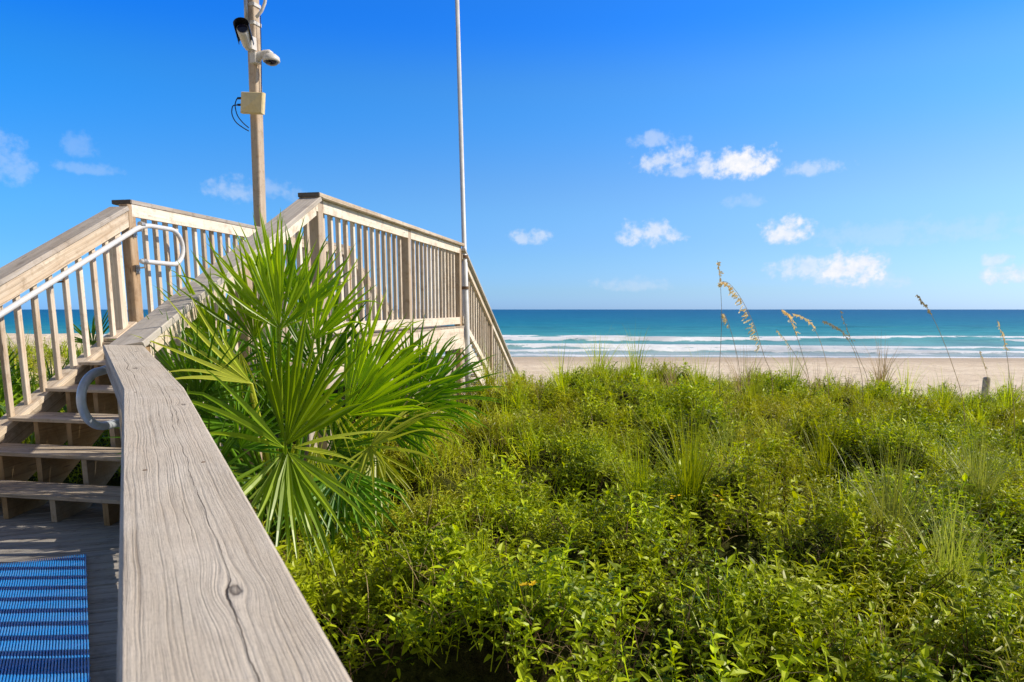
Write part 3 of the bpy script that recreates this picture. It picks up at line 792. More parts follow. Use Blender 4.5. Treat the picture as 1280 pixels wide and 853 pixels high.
for (pp) in (((301, 131), (297, 131.5), (291, 133), (290, 143), (295, 153), (304, 160), (311, 164)), ((301, 123), (297, 123), (294.5, 128), (294, 134), (297, 145), (304, 154), (311, 160))):
    pts = [at(x, y, D-.17) for x, y in pp]
    sm_p = []
    for i in range(len(pts)-1):
        p_0 = pts[max(i-1, 0)]; p_1 = pts[i]; p_2 = pts[i+1]; p_3 = pts[min(i+2, len(pts)-1)]
        for j in range(5):
            q = j/5; sm_p.append(.5*((2*p_1)+(p_2-p_0)*q+(2*p_0-5*p_1+4*p_2-p_3)*q*q+(3*p_1-p_0-3*p_2+p_3)*q**3))
    sm_p.append(pts[-1]); cb.tube(sm_p, .0075, 6)
for (x, y) in ((300, 131.3), (300, 123)): cb.tube([at(x-3, y, D-.17), at(x+2.5, y, D-.17)], .016, 8)
cb.build('cable', M['black_plastic'], ab, smooth=True)
wr = MB(); wr.tube([at(325.5, 20, D-.05), at(326.5, 70, D-.02), at(326.8, 118, D-.02)], .006, 5); tag(wr.build('cable', M['black_plastic']), 'thin dark cable hanging down the right side of the wooden pole', 'cable')

# flagpole
fb_ = at(584, 440, 10.3); ft = at(570.5, -30, 10.3)
ln = (ft-fb_); ln = Vector((ln.x/ln.z*1.0, 0, 1))
f0 = fb_+ln*(-1.2-fb_.z); f1 = fb_+ln*(ft.z-fb_.z)
fp = thing('flagpole', 'tall thin silver pole clamped to the end post of the landing railing', 'flagpole', f0)
ff = MB(); jz = .62
pts = [f0, f0+(f1-f0)*.25, f0+(f1-f0)*.45, f0+(f1-f0)*.451, f1]
ff.tube(pts, [.043, .042, .041, .034, .028], 16); ff.build('shaft', M['flagpole'], fp, smooth=True)
for py in (321, 360):
    z_ = at(580, py, 10.3).z; c = f0+ln*(z_-f0.z); bk = MB()
    bk.tube([c-Z*.02, c+Z*.02], .052, 14); bk.board(c+Vector((0, 0, 0)), c-Vector((.12, -.06, 0)), Z, .035, .03, .003)
    bk.build('clamp', M['rust'], fp)

at = at_
# beach pile
pc = at(1231, 497, 21); gz = ground(pc.x, pc.y)
pile = thing('wooden_post', 'lone rounded weathered wooden post half hidden by grass on the beach side', 'post', (pc.x, pc.y, gz))
tz = at(1231, 471, 21).z
pm = MB(); pm.tube([Vector((pc.x, pc.y, z_)) for z_ in (gz-.4, gz+.1, tz-.06, tz-.015, tz)], [.105, .105, .10, .08, .03], 14); pm.build('shaft', M['pile'], pile, smooth=True)

# ------------------------------------------------------------------ plants
def leaf(mb, p, d, n, L, wd, curl=.3, c=.5, fold=.25):
    d = d.normalized(); s = d.cross(n).normalized(); n = s.cross(d).normalized()
    b = len(mb.v)
    m1 = p+d*L*.33-n*0+n*(L*.04); m2 = p+d*L*.7-n*(L*curl*.25); tp = p+d*L*(1-.1*curl)-n*(L*curl*.6)
    mb.v += [p, m1+s*wd*.5+n*wd*fold, m1, m1-s*wd*.5+n*wd*fold, m2+s*wd*.38+n*wd*fold*.7, m2, m2-s*wd*.38+n*wd*fold*.7, tp]
    for f in ((0, 1, 2), (0, 2, 3), (1, 4, 5, 2), (2, 5, 6, 3), (4, 7, 5), (5, 7, 6)): mb.face([b+i for i in f], None, c)
def rdir(tilt0, tilt1):
    a = random.uniform(0, 2*math.pi); t_ = R(random.uniform(tilt0, tilt1))
    return Vector((math.cos(a)*math.cos(t_), math.sin(a)*math.cos(t_), math.sin(t_)))
def blade(mb, p, d, L, w, droop, c=.5, n=5, twist=0):
    h = Vector((d.x, d.y, 0)); 
    if h.length < 1e-3: h = Vector((1, 0, 0))
    s = Vector((-h.y, h.x, 0)).normalized(); b = len(mb.v); pos = Vector(p); dd = d.normalized()
    for i in range(n+1):
        q = i/n; ww = w*(1-q**1.8)*(.6+.4*min(1, q*4))
        if i == n: mb.v.append(pos.copy())
        else: mb.v += [pos+s*ww/2, pos-s*ww/2]
        pos = pos+dd*(L/n); dd = (dd+Vector((h.x*.2, h.y*.2, -1))*droop*(q+.3)/n).normalized()
    for i in range(n-1): mb.face([b+2*i, b+2*i+1, b+2*i+3, b+2*i+2], None, c)
    mb.face([b+2*n-2, b+2*n-1, b+2*n], None, c)
protos = {}
HID = bpy.data.collections.new('plant_pieces')
def proto(name, mb, mat):
    me = bpy.data.meshes.new(name); me.from_pydata([tuple(v) for v in mb.v], [], mb.f)
    ca_ = me.attributes.new('tint', 'FLOAT', 'FACE'); ca_.data.foreach_set('value', np.array(mb.c, dtype=np.float32))
    me.materials.append(mat); me.update(); return me
def sprig(kind):
    mb = MB()
    if kind == 'broad':      # upright shoot with rosettes of small oval leaves
        for st_ in range(random.choice((2, 3, 3))):
            ax = rdir(45, 85); b0 = Vector((random.uniform(-.04, .04), random.uniform(-.04, .04), -.12)); L = random.uniform(.12, .2)
            mb.tube([b0, b0+ax*L], .0016, 3, False, c=.9)
            nl = random.randint(9, 13); sz = random.uniform(.8, 1.25)
            for i in range(nl):
                q = .25+.75*i/nl; a = i*2.4; t_ = R(5+60*max(0, q-.35)+random.uniform(-15, 15))
                d = Vector((math.cos(a)*math.cos(t_), math.sin(a)*math.cos(t_), math.sin(t_)))
                leaf(mb, b0+ax*L*q, d, Z, random.uniform(.028, .042)*sz, random.uniform(.011, .016)*sz, random.uniform(0, .8), random.random()**1.3)
    elif kind == 'narrow':
        for st_ in range(3):
            ax = rdir(35, 80); b0 = Vector((random.uniform(-.05, .05), random.uniform(-.05, .05), -.12)); L = random.uniform(.12, .22)
            mb.tube([b0, b0+ax*L], .0015, 3, False, c=1)
            for i in range(12):
                q = .2+.8*i/12; a = i*2.4+random.uniform(-.3, .3); t_ = R(random.uniform(0, 65))
                d = Vector((math.cos(a)*math.cos(t_), math.sin(a)*math.cos(t_), math.sin(t_)))
                leaf(mb, b0+ax*L*q, d, Z, random.uniform(.03, .055), random.uniform(.005, .009), random.uniform(.2, 1.6), random.random(), .4)
    elif kind == 'big':
        ax = rdir(60, 85); b0 = Vector((0, 0, -.12)); L = random.uniform(.18, .26)
        mb.tube([b0, b0+ax*L], .002, 3, False, c=.9)
        for i in range(10):
            q = .3+.7*i/10; a = i*2.4; t_ = R(random.uniform(-5, 50))
            d = Vector((math.cos(a)*math.cos(t_), math.sin(a)*math.cos(t_), math.sin(t_)))
            leaf(mb, b0+ax*L*q, d, Z, random.uniform(.045, .065), random.uniform(.018, .026), random.uniform(0, .6), random.uniform(.3, 1))
    elif kind == 'grass':
        for i in range(16):
            b0 = Vector((random.uniform(-.05, .05), random.uniform(-.05, .05), -.1)); blade(mb, b0, rdir(45, 88), random.uniform(.12, .26), random.uniform(.004, .007), random.uniform(.6, 2.4), random.random())
    elif kind == 'straw':
        for i in range(7):
            b0 = Vector((random.uniform(-.06, .06), random.uniform(-.06, .06), -.06)); blade(mb, b0, rdir(10, 80), random.uniform(.1, .24), random.uniform(.002, .004), random.uniform(.5, 3), random.random())
    elif kind == 'twig':
        for i in range(4):
            b0 = Vector((random.uniform(-.06, .06), random.uniform(-.06, .06), -.12)); a = rdir(20, 80); p1 = b0+a*.09; p2 = p1+(a+rdir(-20, 60)*.8).normalized()*.08
            mb.tube([b0, p1, p2], .0014, 3, False); mb.tube([p1, p1+rdir(10, 80)*.05], .001, 3, False)
    return mb
kinds = []
for kd, mt, cnt in (('broad', 'leaf', 5), ('narrow', 'leaf_olive', 4), ('big', 'leaf', 2), ('grass', 'grass', 3), ('straw', 'dry', 2), ('twig', 'twig', 2)):
    for i in range(cnt):
        me = proto('piece_%02d' % len(kinds), sprig(kd), M[mt]); kinds.append((kd, me))
KI = {}
for i, (kd, me) in enumerate(kinds): KI.setdefault(kd, []).append(i)
pcol = bpy.data.collections.new('plant_pieces')
for i, (kd, me) in enumerate(kinds):
    o = bpy.data.objects.new('piece_%02d' % i, me); pcol.objects.link(o)

def scatter(name, pts, label, cat):    # pts: (x,y,z, rx,ry,rz, s, idx)
    arr = np.array(pts, dtype=np.float32)
    me = bpy.data.meshes.new(name); me.from_pydata([tuple(p[:3]) for p in pts], [], [])
    a = me.attributes.new('rot', 'FLOAT_VECTOR', 'POINT'); a.data.foreach_set('vector', arr[:, 3:6].ravel())
    a = me.attributes.new('scl', 'FLOAT', 'POINT'); a.data.foreach_set('value', arr[:, 6])
    a = me.attributes.new('idx', 'INT', 'POINT'); a.data.foreach_set('value', arr[:, 7].astype(np.int32))
    o = bpy.data.objects.new(name, me); COL.objects.link(o)
    ng = bpy.data.node_groups.new('scatter_'+name, 'GeometryNodeTree')
    ng.interface.new_socket('Geometry', in_out='INPUT', socket_type='NodeSocketGeometry')
    ng.interface.new_socket('Geometry', in_out='OUTPUT', socket_type='NodeSocketGeometry')
    N = ng.nodes; gi = N.new('NodeGroupInput'); go = N.new('NodeGroupOutput'); ip = N.new('GeometryNodeInstanceOnPoints')
    ci = N.new('GeometryNodeCollectionInfo'); ci.inputs['Collection'].default_value = pcol; ci.inputs['Separate Children'].default_value = True; ci.inputs['Reset Children'].default_value = True
    ip.inputs['Pick Instance'].default_value = True
    def na(nm, ty):
        q = N.new('GeometryNodeInputNamedAttribute'); q.data_type = ty; q.inputs['Name'].default_value = nm; return q.outputs['Attribute']
    ng.links.new(gi.outputs[0], ip.inputs['Points']); ng.links.new(ci.outputs[0], ip.inputs['Instance'])
    ng.links.new(na('idx', 'INT'), ip.inputs['Instance Index']); ng.links.new(na('scl', 'FLOAT'), ip.inputs['Scale'])
    er = N.new('FunctionNodeEulerToRotation'); ng.links.new(na('rot', 'FLOAT_VECTOR'), er.inputs[0]); ng.links.new(er.outputs[0], ip.inputs['Rotation'])
    ng.links.new(ip.outputs[0], go.inputs[0])
    md_ = o.modifiers.new('scatter', 'NODES'); md_.node_group = ng
    return tag(o, label, cat, kind='stuff')

AN2 = Vector((AN.x, AN.y, 0))-dA*8
def blocked(x, y):
    p = Vector((x, y, 0)); u_ = p.dot(U); v_ = p.dot(V)
    if y < M1.y and side_of(p, AN2, M1) > -.14*(1): return side_of(p, AN2, M1) > -1.6 and True if False else (side_of(p, Vector((AN2.x, AN2.y, 0)), M1)/(M1.xy-AN2.xy).length > -.16)
    if M1.y <= y and u_ < 3.3 and v_ < 0: return side_of(p, M1, M2)/(M2.xy-M1.xy).length > -.16
    if 3.2 <= u_ < UP6+.4: return v_ < VR+.02 and v_ > VL-.25
    if u_ < 3.3 and v_ > VL-.4 and x < 0: return True
    return False
def underland(x, y):
    p = Vector((x, y, 0)); u_ = p.dot(U); v_ = p.dot(V)
    return UP6 <= u_ < UE+5 and VL-.15 < v_ < VR+.05
def landz(x, y):
    p = Vector((x, y, 0)); u_ = p.dot(U)
    return .35 if u_ < UE else .35-(u_-UE)*SL
leafpts = []; grasspts = []
def addveg(x, y, dens_far=1.0):
    if blocked(x, y) or ldune(x, y) > .55: return
    z = vegtop(x, y)
    if ldune(x, y) > .08: z = max(z, ground(x, y)+.12)
    if underland(x, y): z = min(z, landz(x, y))-.12
    if mound(x, y) < .12 and random.random() < .7: return
    p = Vector((x, y, 0)); v_ = p.dot(V)
    near = sm(.35, .9, 0)
    m1_ = noise.noise(Vector((x*.9, y*.9, 20))); m2_ = noise.noise(Vector((x*.6, y*.6, 33))); m3_ = noise.noise(Vector((x*2.3, y*2.3, 40)))
    r_ = random.random()
    gp = .03+.22*sm(.1, .45, m2_)+.22*sm(9.5, 12.5, y)
    if y > CR-1 : gp += .2
    if r_ < gp: kd = 'grass'
    elif r_ < gp+.05+.10*sm(0, .4, m3_): kd = 'straw'
    elif r_ < gp+.20-.08*sm(4, 9, y): kd = 'twig'
    else:
        kd = 'broad' if m1_+.15*random.uniform(-1, 1) > -.08-.3*sm(6, 2, y) else 'narrow'
        if kd == 'broad' and m3_ > .25 and random.random() < .5 and y < 5: kd = 'big'
    s_ = random.uniform(.85, 1.35)*(1.12+.45*sm(4, 12, y))
    zz = z+random.uniform(-.07, .03)
    if kd == 'grass' and y > CR-2.5: s_ *= random.uniform(.7, 1.25)
    row = (x, y, zz, random.uniform(-.35, .35), random.uniform(-.35, .35), random.uniform(0, 6.28), s_, random.choice(KI[kd]))
    (grasspts if kd == 'grass' else leafpts).append(row)
def strip(y0, y1, step, xf0, xf1):
    y = y0
    while y < y1:
        x = xf0(y)
        while x < xf1(y):
            addveg(x+random.uniform(-.5, .5)*step, y+random.uniform(-.5, .5)*step); x += step
        y += step
strip(.5, 3.2, .055, lambda y: -y*.55-.4, lambda y: y*.78+1.2)
strip(3.2, 6.5, .07, lambda y: -y*.42-.3, lambda y: y*.78+1.0)
strip(6.5, 10, .09, lambda y: -y*.35, lambda y: y*.78+1.0)
strip(10, 15.5, .095, lambda y: -y*.22, lambda y: y*.78+1.2)
strip(4.0, 13.5, .11, lambda y: -y*.95-1, lambda y: -y*.35-.0)
print('veg', len(leafpts), len(grasspts))
scatter('ground_cover', leafpts, 'dense green creeping ground cover with small leaves over the dune', 'ground cover')
scatter('dune_grass', grasspts, 'short yellow green grass mixed through the dune plants', 'grass')
# dark matted layer below the leaves
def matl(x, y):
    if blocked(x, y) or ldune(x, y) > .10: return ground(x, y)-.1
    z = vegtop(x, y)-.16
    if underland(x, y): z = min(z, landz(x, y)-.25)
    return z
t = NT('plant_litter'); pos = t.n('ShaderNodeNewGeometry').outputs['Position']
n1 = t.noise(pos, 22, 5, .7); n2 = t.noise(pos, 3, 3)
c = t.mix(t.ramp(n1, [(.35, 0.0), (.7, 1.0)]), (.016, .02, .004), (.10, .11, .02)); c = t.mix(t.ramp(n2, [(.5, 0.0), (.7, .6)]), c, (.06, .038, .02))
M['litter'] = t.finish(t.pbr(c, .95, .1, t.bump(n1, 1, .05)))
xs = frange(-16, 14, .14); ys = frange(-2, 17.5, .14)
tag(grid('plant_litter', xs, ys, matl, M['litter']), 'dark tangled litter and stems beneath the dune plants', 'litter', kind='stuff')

# ------------------------------------------------------------------ palmetto fronds
def frond(parent, hub, axis, nrm, Rr, base, mat='palm', nb=30, spread=125, droop=.5, stiff=.5, jit=.16, stalkmat=None, wbl=.0265):
    hub = Vector(hub); a = Vector(axis).normalized(); n = Vector(nrm); n = (n-a*n.dot(a)).normalized(); s = a.cross(n).normalized()
    mb = MB()
    for i in range(nb):
        q = i/(nb-1)*2-1; th = R(spread)*q+random.gauss(0, .045)
        L = Rr*(1-.28*abs(q)**2)*random.choice((random.uniform(.9, 1.08), random.uniform(.9, 1.08), random.uniform(.72, .95)))
        d = a*math.cos(th)+s*math.sin(th)+n*random.uniform(-jit, jit)*.9+n*(.10*math.cos(th))
        d.normalize(); pos = hub.copy(); rows = 9; c = min(1, max(0, .5+random.gauss(0, .25)))
        dr = droop*random.uniform(.5, 1.5); dd = d.copy(); b = len(mb.v); wmax = wbl*Rr/.6*random.uniform(.85, 1.1)
        kink = random.random() < .22; kr = random.uniform(.45, .85); cur_ = random.gauss(0, .05)
        fused = 2*math.sin(R(spread)/(nb-1))*.5
        for j in range(rows+1):
            t_ = j/rows; r_ = L*t_
            if t_ < .42: hw = min(r_*math.tan(R(spread)/(nb-1))*1.02, wmax*.5)+.0008
            else: hw = wmax*.5*max(0, 1-(t_-.42)/.58)**.85
            sd = dd.cross(n); sd = sd.normalized() if sd.length > 1e-4 else s
            nn = sd.cross(dd).normalized()
            fold = hw*.55
            if j == rows: mb.v.append(pos.copy())
            else: mb.v += [pos+sd*hw+nn*fold, pos-nn*fold*.3, pos-sd*hw+nn*fold]
            pos = pos+dd*(L/rows)
            g_ = dr*(max(0, t_-.25)**1.3)*1.0
            if kink and t_ > kr: g_ += .8
            dd = (dd+s*cur_*t_+n*cur_*.5).normalized()
            dd = (dd+Vector((0, 0, -1))*g_*.42).normalized()
        for j in range(rows-1):
            o_ = b+3*j
            mb.face([o_, o_+1, o_+4, o_+3], None, c); mb.face([o_+1, o_+2, o_+5, o_+4], None, c)
        o_ = b+3*(rows-1); mb.face([o_, o_+1, o_+3], None, c); mb.face([o_+1, o_+2, o_+3], None, c)
    f = mb.build('frond', M[mat], parent)
    stm = MB(); base = Vector(base); mid = (base+hub)/2+Vector((0, 0, .12*(hub-base).length)); pts = []
    for i in range(11):
        q = i/10; pts.append(base*(1-q)**2+mid*2*q*(1-q)+(hub)*q*q)
    pts.append(hub+a*Rr*.10)
    stm.tube(pts, [.011]*8+[.009, .008, .006, .003], 7, c=.8); stm.build('stalk', M[stalkmat or mat], f, smooth=True)
    return f
def gz_(p): return vegtop(p.x, p.y)-.35
p1 = at(350, 560, 4.45); p1.z = -.35
pa = thing('palmetto', 'large bright green fan palm bushing out beside the cracked grey handrail', 'palm', p1, 'palmettos beside the boardwalk')
b1 = Vector(p1)
CAMD = Vector((0, -1, 0))
PS = 1.0
def fr(px, py, d, ax, nr, Rr, par, base, **kw):
    k = 1.32 if d < 3.65 else 1.0
    if 'wbl' in kw: kw['wbl'] *= 1
    return frond(par, at(px, py, d*k), ax, nr, Rr*k, base, **kw)
# main front frond: open fan facing the camera
fr(357, 557, 2.75, (.42, -.05, 1), (.1, -1, .35), .60, pa, b1, nb=17, spread=40, droop=.35, jit=.14)
fr(355, 560, 2.78, (-.95, -.15, .72), (-.2, -.6, .8), .62, pa, b1, nb=4, spread=16, droop=.4)
fr(354, 566, 2.74, (-.05, -.5, -.65), (0, -.6, .8), .58, pa, b1, nb=15, spread=44, droop=1.2, wbl=.020)
fr(360, 566, 2.72, (.45, -.5, -.55), (0, -.6, .8), .62, pa, b1, nb=9, spread=36, droop=1.0, wbl=.022)
fr(366, 560, 2.74, (1.0, -.1, .05), (0, -.6, .8), .40, pa, b1, nb=4, spread=18, droop=.8, mat='palm_old')
fr(335, 600, 2.85, (-.35, -.4, -.35), (0, -.6, .8), .36, pa, b1, nb=10, spread=60, droop=1.4, wbl=.020)
# upper fronds
fr(350, 412, 3.1, (.02, .05, 1), (.25, -1, .1), .50, pa, b1, nb=24, spread=60, droop=.08, jit=.2)
fr(318, 425, 3.2, (-.22, .0, 1), (.2, -1, .1), .50, pa, b1, nb=16, spread=50, droop=.15, jit=.25)
fr(346, 372, 3.25, (.0, .05, 1), (.1, -1, .1), .40, pa, b1, nb=18, spread=50, droop=.06, jit=.25)
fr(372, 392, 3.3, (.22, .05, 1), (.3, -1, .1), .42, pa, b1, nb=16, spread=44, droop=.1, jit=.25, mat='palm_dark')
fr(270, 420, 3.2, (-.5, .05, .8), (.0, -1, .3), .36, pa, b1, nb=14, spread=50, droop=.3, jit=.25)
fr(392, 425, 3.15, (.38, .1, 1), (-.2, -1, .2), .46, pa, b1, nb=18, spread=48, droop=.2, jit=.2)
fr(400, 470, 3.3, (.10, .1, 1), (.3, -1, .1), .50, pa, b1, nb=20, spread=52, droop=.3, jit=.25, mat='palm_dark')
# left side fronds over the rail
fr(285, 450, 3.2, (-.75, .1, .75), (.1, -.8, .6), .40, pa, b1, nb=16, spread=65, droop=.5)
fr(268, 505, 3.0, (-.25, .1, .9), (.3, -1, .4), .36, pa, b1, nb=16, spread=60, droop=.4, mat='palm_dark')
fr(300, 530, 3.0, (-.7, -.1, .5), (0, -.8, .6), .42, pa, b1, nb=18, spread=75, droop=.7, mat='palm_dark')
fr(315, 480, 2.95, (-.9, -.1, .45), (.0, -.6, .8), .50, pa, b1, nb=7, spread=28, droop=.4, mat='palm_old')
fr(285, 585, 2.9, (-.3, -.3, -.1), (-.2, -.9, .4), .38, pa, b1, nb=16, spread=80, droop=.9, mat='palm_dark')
# shaded inner fronds
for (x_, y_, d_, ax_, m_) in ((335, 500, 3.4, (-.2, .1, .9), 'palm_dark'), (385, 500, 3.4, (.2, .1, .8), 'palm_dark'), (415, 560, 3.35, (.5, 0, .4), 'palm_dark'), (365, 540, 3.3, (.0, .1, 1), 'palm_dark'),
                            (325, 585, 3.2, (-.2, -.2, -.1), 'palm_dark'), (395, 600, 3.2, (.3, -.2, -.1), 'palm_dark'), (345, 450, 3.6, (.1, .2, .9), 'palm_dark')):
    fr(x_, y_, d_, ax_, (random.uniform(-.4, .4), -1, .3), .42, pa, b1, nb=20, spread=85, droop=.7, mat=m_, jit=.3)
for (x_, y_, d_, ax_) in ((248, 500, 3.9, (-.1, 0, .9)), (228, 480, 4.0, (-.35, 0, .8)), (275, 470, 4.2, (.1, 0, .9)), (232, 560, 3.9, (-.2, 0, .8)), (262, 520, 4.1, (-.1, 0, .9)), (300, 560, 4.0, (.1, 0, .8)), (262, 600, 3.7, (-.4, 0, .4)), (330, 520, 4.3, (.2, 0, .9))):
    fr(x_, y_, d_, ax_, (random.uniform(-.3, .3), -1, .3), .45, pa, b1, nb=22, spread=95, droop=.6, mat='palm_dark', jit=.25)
# a few old dry leaves hanging in the middle
for (x_, y_, d_, ax_) in ((300, 440, 3.0, (-.1, -.2, -1)), (395, 560, 3.0, (.2, -.2, -1)), (410, 500, 3.1, (.3, -.3, -.6))):
    fr(x_, y_, d_, ax_, (0, -1, .1), .30, pa, b1, nb=7, spread=35, droop=.8, mat='palm_old', wbl=.02)
# right palmetto
p2 = at(455, 545, 4.9); p2.z = -.3
pb2 = thing('palmetto', 'fan palm with yellowing drooping fronds in front of the landing side board', 'palm', p2, 'palmettos beside the boardwalk'); b2 = Vector(p2)
fr(432, 520, 3.2, (.66, -.05, .66), (-.25, -.9, .35), .62, pb2, b2, nb=24, spread=42, droop=.25, mat='palm')
fr(463, 558, 3.1, (.5, -.4, .05), (.1, -.7, .75), .46, pb2, b2, nb=15, spread=100, droop=1.3, mat='palm_old')
fr(470, 565, 3.2, (.1, -.3, -.5), (.1, -.9, .3), .44, pb2, b2, nb=12, spread=50, droop=1.0, mat='palm_old', wbl=.022)
fr(430, 590, 3.1, (.1, -.5, -.5), (.2, -.9, .3), .46, pb2, b2, nb=20, spread=75, droop=1.0, mat='palm_dark')
fr(465, 470, 3.5, (.25, .0, .95), (.1, -1, .1), .42, pb2, b2, nb=24, spread=75, droop=.3, mat='palm')
fr(440, 620, 3.2, (-.1, -.4, -.3), (.0, -.9, .3), .40, pb2, b2, nb=20, spread=90, droop=.9, mat='palm')
fr(415, 640, 3.1, (.3, -.4, -.1), (.0, -.9, .4), .40, pb2, b2, nb=20, spread=100, droop=.9, mat='palm_dark')
fr(480, 530, 3.5, (.5, -.1, .35), (.0, -.9, .3), .45, pb2, b2, nb=24, spread=80, droop=.8, mat='palm_dark')
# far right palmetto, darker
p3 = at(515, 520, 5.4); p3.z = -.3
pc3 = thing('palmetto', 'darker fan palm below the end of the landing railing', 'palm', p3, 'palmettos beside the boardwalk'); b3 = Vector(p3)
fr(515, 495, 5.0, (.60, 0, .6), (-.1, -1, .3), .62, pc3, b3, nb=28, spread=70, droop=.3, mat='palm_dark')
fr(530, 492, 5.2, (.30, 0, .9), (-.1, -1, .2), .48, pc3, b3, nb=24, spread=60, droop=.3, mat='palm_dark')
fr(535, 497, 5.1, (.9, 0, .25), (.1, -.8, .6), .60, pc3, b3, nb=26, spread=60, droop=.6, mat='palm_dark')
fr(510, 520, 4.9, (.6, -.2, .0), (.1, -.8, .6), .55, pc3, b3, nb=22, spread=70, droop=.9, mat='palm')
# left of the stairs
p4 = W(5.0, -5.3, -.3)
pd4 = thing('palmetto', 'leafy fan palm showing between the balusters of the left stair railing', 'palm', p4, 'palmettos beside the boardwalk'); b4 = Vector(p4)
for i in range(13):
    a = random.uniform(0, 6.28); el = random.uniform(.5, 1.2)
    ax_ = Vector((math.cos(a)*.6, math.sin(a)*.6, el)); hb = b4+ax_*random.uniform(.75, 1.15)
    frond(pd4, hb, ax_, (-ax_.x*.5, -.8, .5), random.uniform(.42, .55), b4, mat=random.choice(('palm', 'palm_dark')), nb=24, spread=95, droop=.6)
p5 = W(4.0, -5.25, -.3)
pd5 = thing('palmetto', 'low fan palm at the left edge beside the bottom of the stair railing', 'palm', p5, 'palmettos beside the boardwalk'); b5 = Vector(p5)
for i in range(12):
    a = random.uniform(0, 6.28); el = random.uniform(.4, 1.1)
    ax_ = Vector((math.cos(a)*.6, math.sin(a)*.6, el)); hb = b5+ax_*random.uniform(.55, .95)
    frond(pd5, hb, ax_, (-ax_.x*.5, -.8, .5), random.uniform(.4, .5), b5, mat=random.choice(('palm', 'palm_dark')), nb=24, spread=95, droop=.6)

p6 = at(30, 470, 7.4); p6.z = -.2
pd6 = thing('palmetto', 'tall fan palm behind the left stair railing reaching up to the sea line', 'palm', p6, 'palmettos beside the boardwalk'); b6 = Vector(p6)
for i in range(16):
    a = random.uniform(0, 6.28); el = random.uniform(.5, 1.5)
    ax_ = Vector((math.cos(a)*.8, math.sin(a)*.5, el)); hb = b6+ax_*random.uniform(.4, .62)+Vector((random.uniform(-.5, .5), 0, 0))
    frond(pd6, hb, ax_, (-ax_.x*.5, -.8, .5), random.uniform(.45, .6), b6, mat=random.choice(('palm', 'palm_dark', 'palm')), nb=22, spread=95, droop=.6)
# ------------------------------------------------------------------ grass tufts
def tuft(px, py, d, n, L, label, mat='grass_green', w=.0055, tilt=(50, 88), lean=(0, 0)):
    p = at(px, py, d); zt_ = vegtop(p.x, p.y); p.z = zt_-.12
    mb = MB()
    for i in range(n):
        b0 = p+Vector((random.gauss(0, .035), random.gauss(0, .035), 0)); dd = rdir(*tilt)+Vector((lean[0], lean[1], 0))
        blade(mb, b0, dd, L*random.uniform(.55, 1.1), w*random.uniform(.6, 1.2), random.uniform(.7, 2.6), random.random(), 8)
    o = mb.build('grass_tuft', M[mat]); return tag(o, label, 'grass tuft', 'tall grass tufts in the ground cover')
tuft(1112, 680, 3.5, 190, .78, 'tallest fountain of long green blades right of centre in the ground cover')
tuft(1185, 720, 3.2, 110, .62, 'pale arching grass tuft just right of the tallest fountain of blades')
tuft(862, 625, 4.2, 180, .75, 'wide spreading grass tuft in the middle of the ground cover', 'grass')
tuft(800, 610, 4.4, 110, .6, 'thin yellow green tuft left of the wide spreading tuft', 'grass')
tuft(978, 735, 2.9, 30, .26, 'small upright tuft of dark green blades near the bottom of the dune', w=.008, tilt=(65, 88))
tuft(600, 560, 5.2, 70, .4, 'straw coloured tuft between the palms and the open ground cover', 'grass')
tuft(1030, 560, 5.6, 150, .7, 'broad soft grass clump behind the tallest fountain of blades', 'grass')
tuft(1225, 600, 4.8, 150, .7, 'long bladed grass clump near the right edge below the beach post', 'grass_green')
tuft(905, 560, 5.8, 110, .6, 'loose grass clump behind the wide spreading tuft', 'grass_green')
tuft(940, 505, 8.2, 90, .7, 'tall grass tuft near the dune top under the drooping sea oats', 'grass')
tuft(1250, 700, 3.4, 60, .35, 'curved grass tuft at the right edge of the view', 'grass')

for (x, y, d) in ((590, 478, 7.6), (612, 482, 8.2), (632, 480, 9.0), (648, 484, 9.6), (570, 492, 7.0)):
    tuft(x, y, d, 70, .62, 'leafy grass tuft covering the foot of the descending steps', 'grass', .012, (40, 86))
wsp = [(612, 484), (668, 478), (704, 474), (742, 470), (790, 468), (838, 470), (880, 472), (930, 474), (985, 478), (1030, 480), (1062, 484), (1100, 488), (1138, 492), (1180, 498), (1222, 506), (1258, 512)]
wl = ['just right of the foot of the descending rail', 'a little right of the descending rail', 'left of the middle of the dune top', 'where the dune top starts rising', 'on the rise of the dune top', 'on the highest part of the dune top',
      'left of the tallest thin stalk', 'under the heavy golden seed head', 'below the golden seed head cluster', 'right beneath the arched golden heads', 'right of the arched golden heads', 'between the golden cluster and the leaning dark stalk',
      'left of the foot of the leaning dark stalk', 'right at the foot of the leaning dark stalk', 'left of the rounded beach post', 'right of the rounded beach post']
for (x, y), lb in zip(wsp, wl):
    tuft(x+random.uniform(-6, 6), y, random.uniform(10.3, 12.3), 60, random.uniform(.6, 1.15), 'thin wispy grass blades '+lb, random.choice(('grass', 'dry', 'grass')), .0105, (58, 88), (random.uniform(-.2, .1), 0))
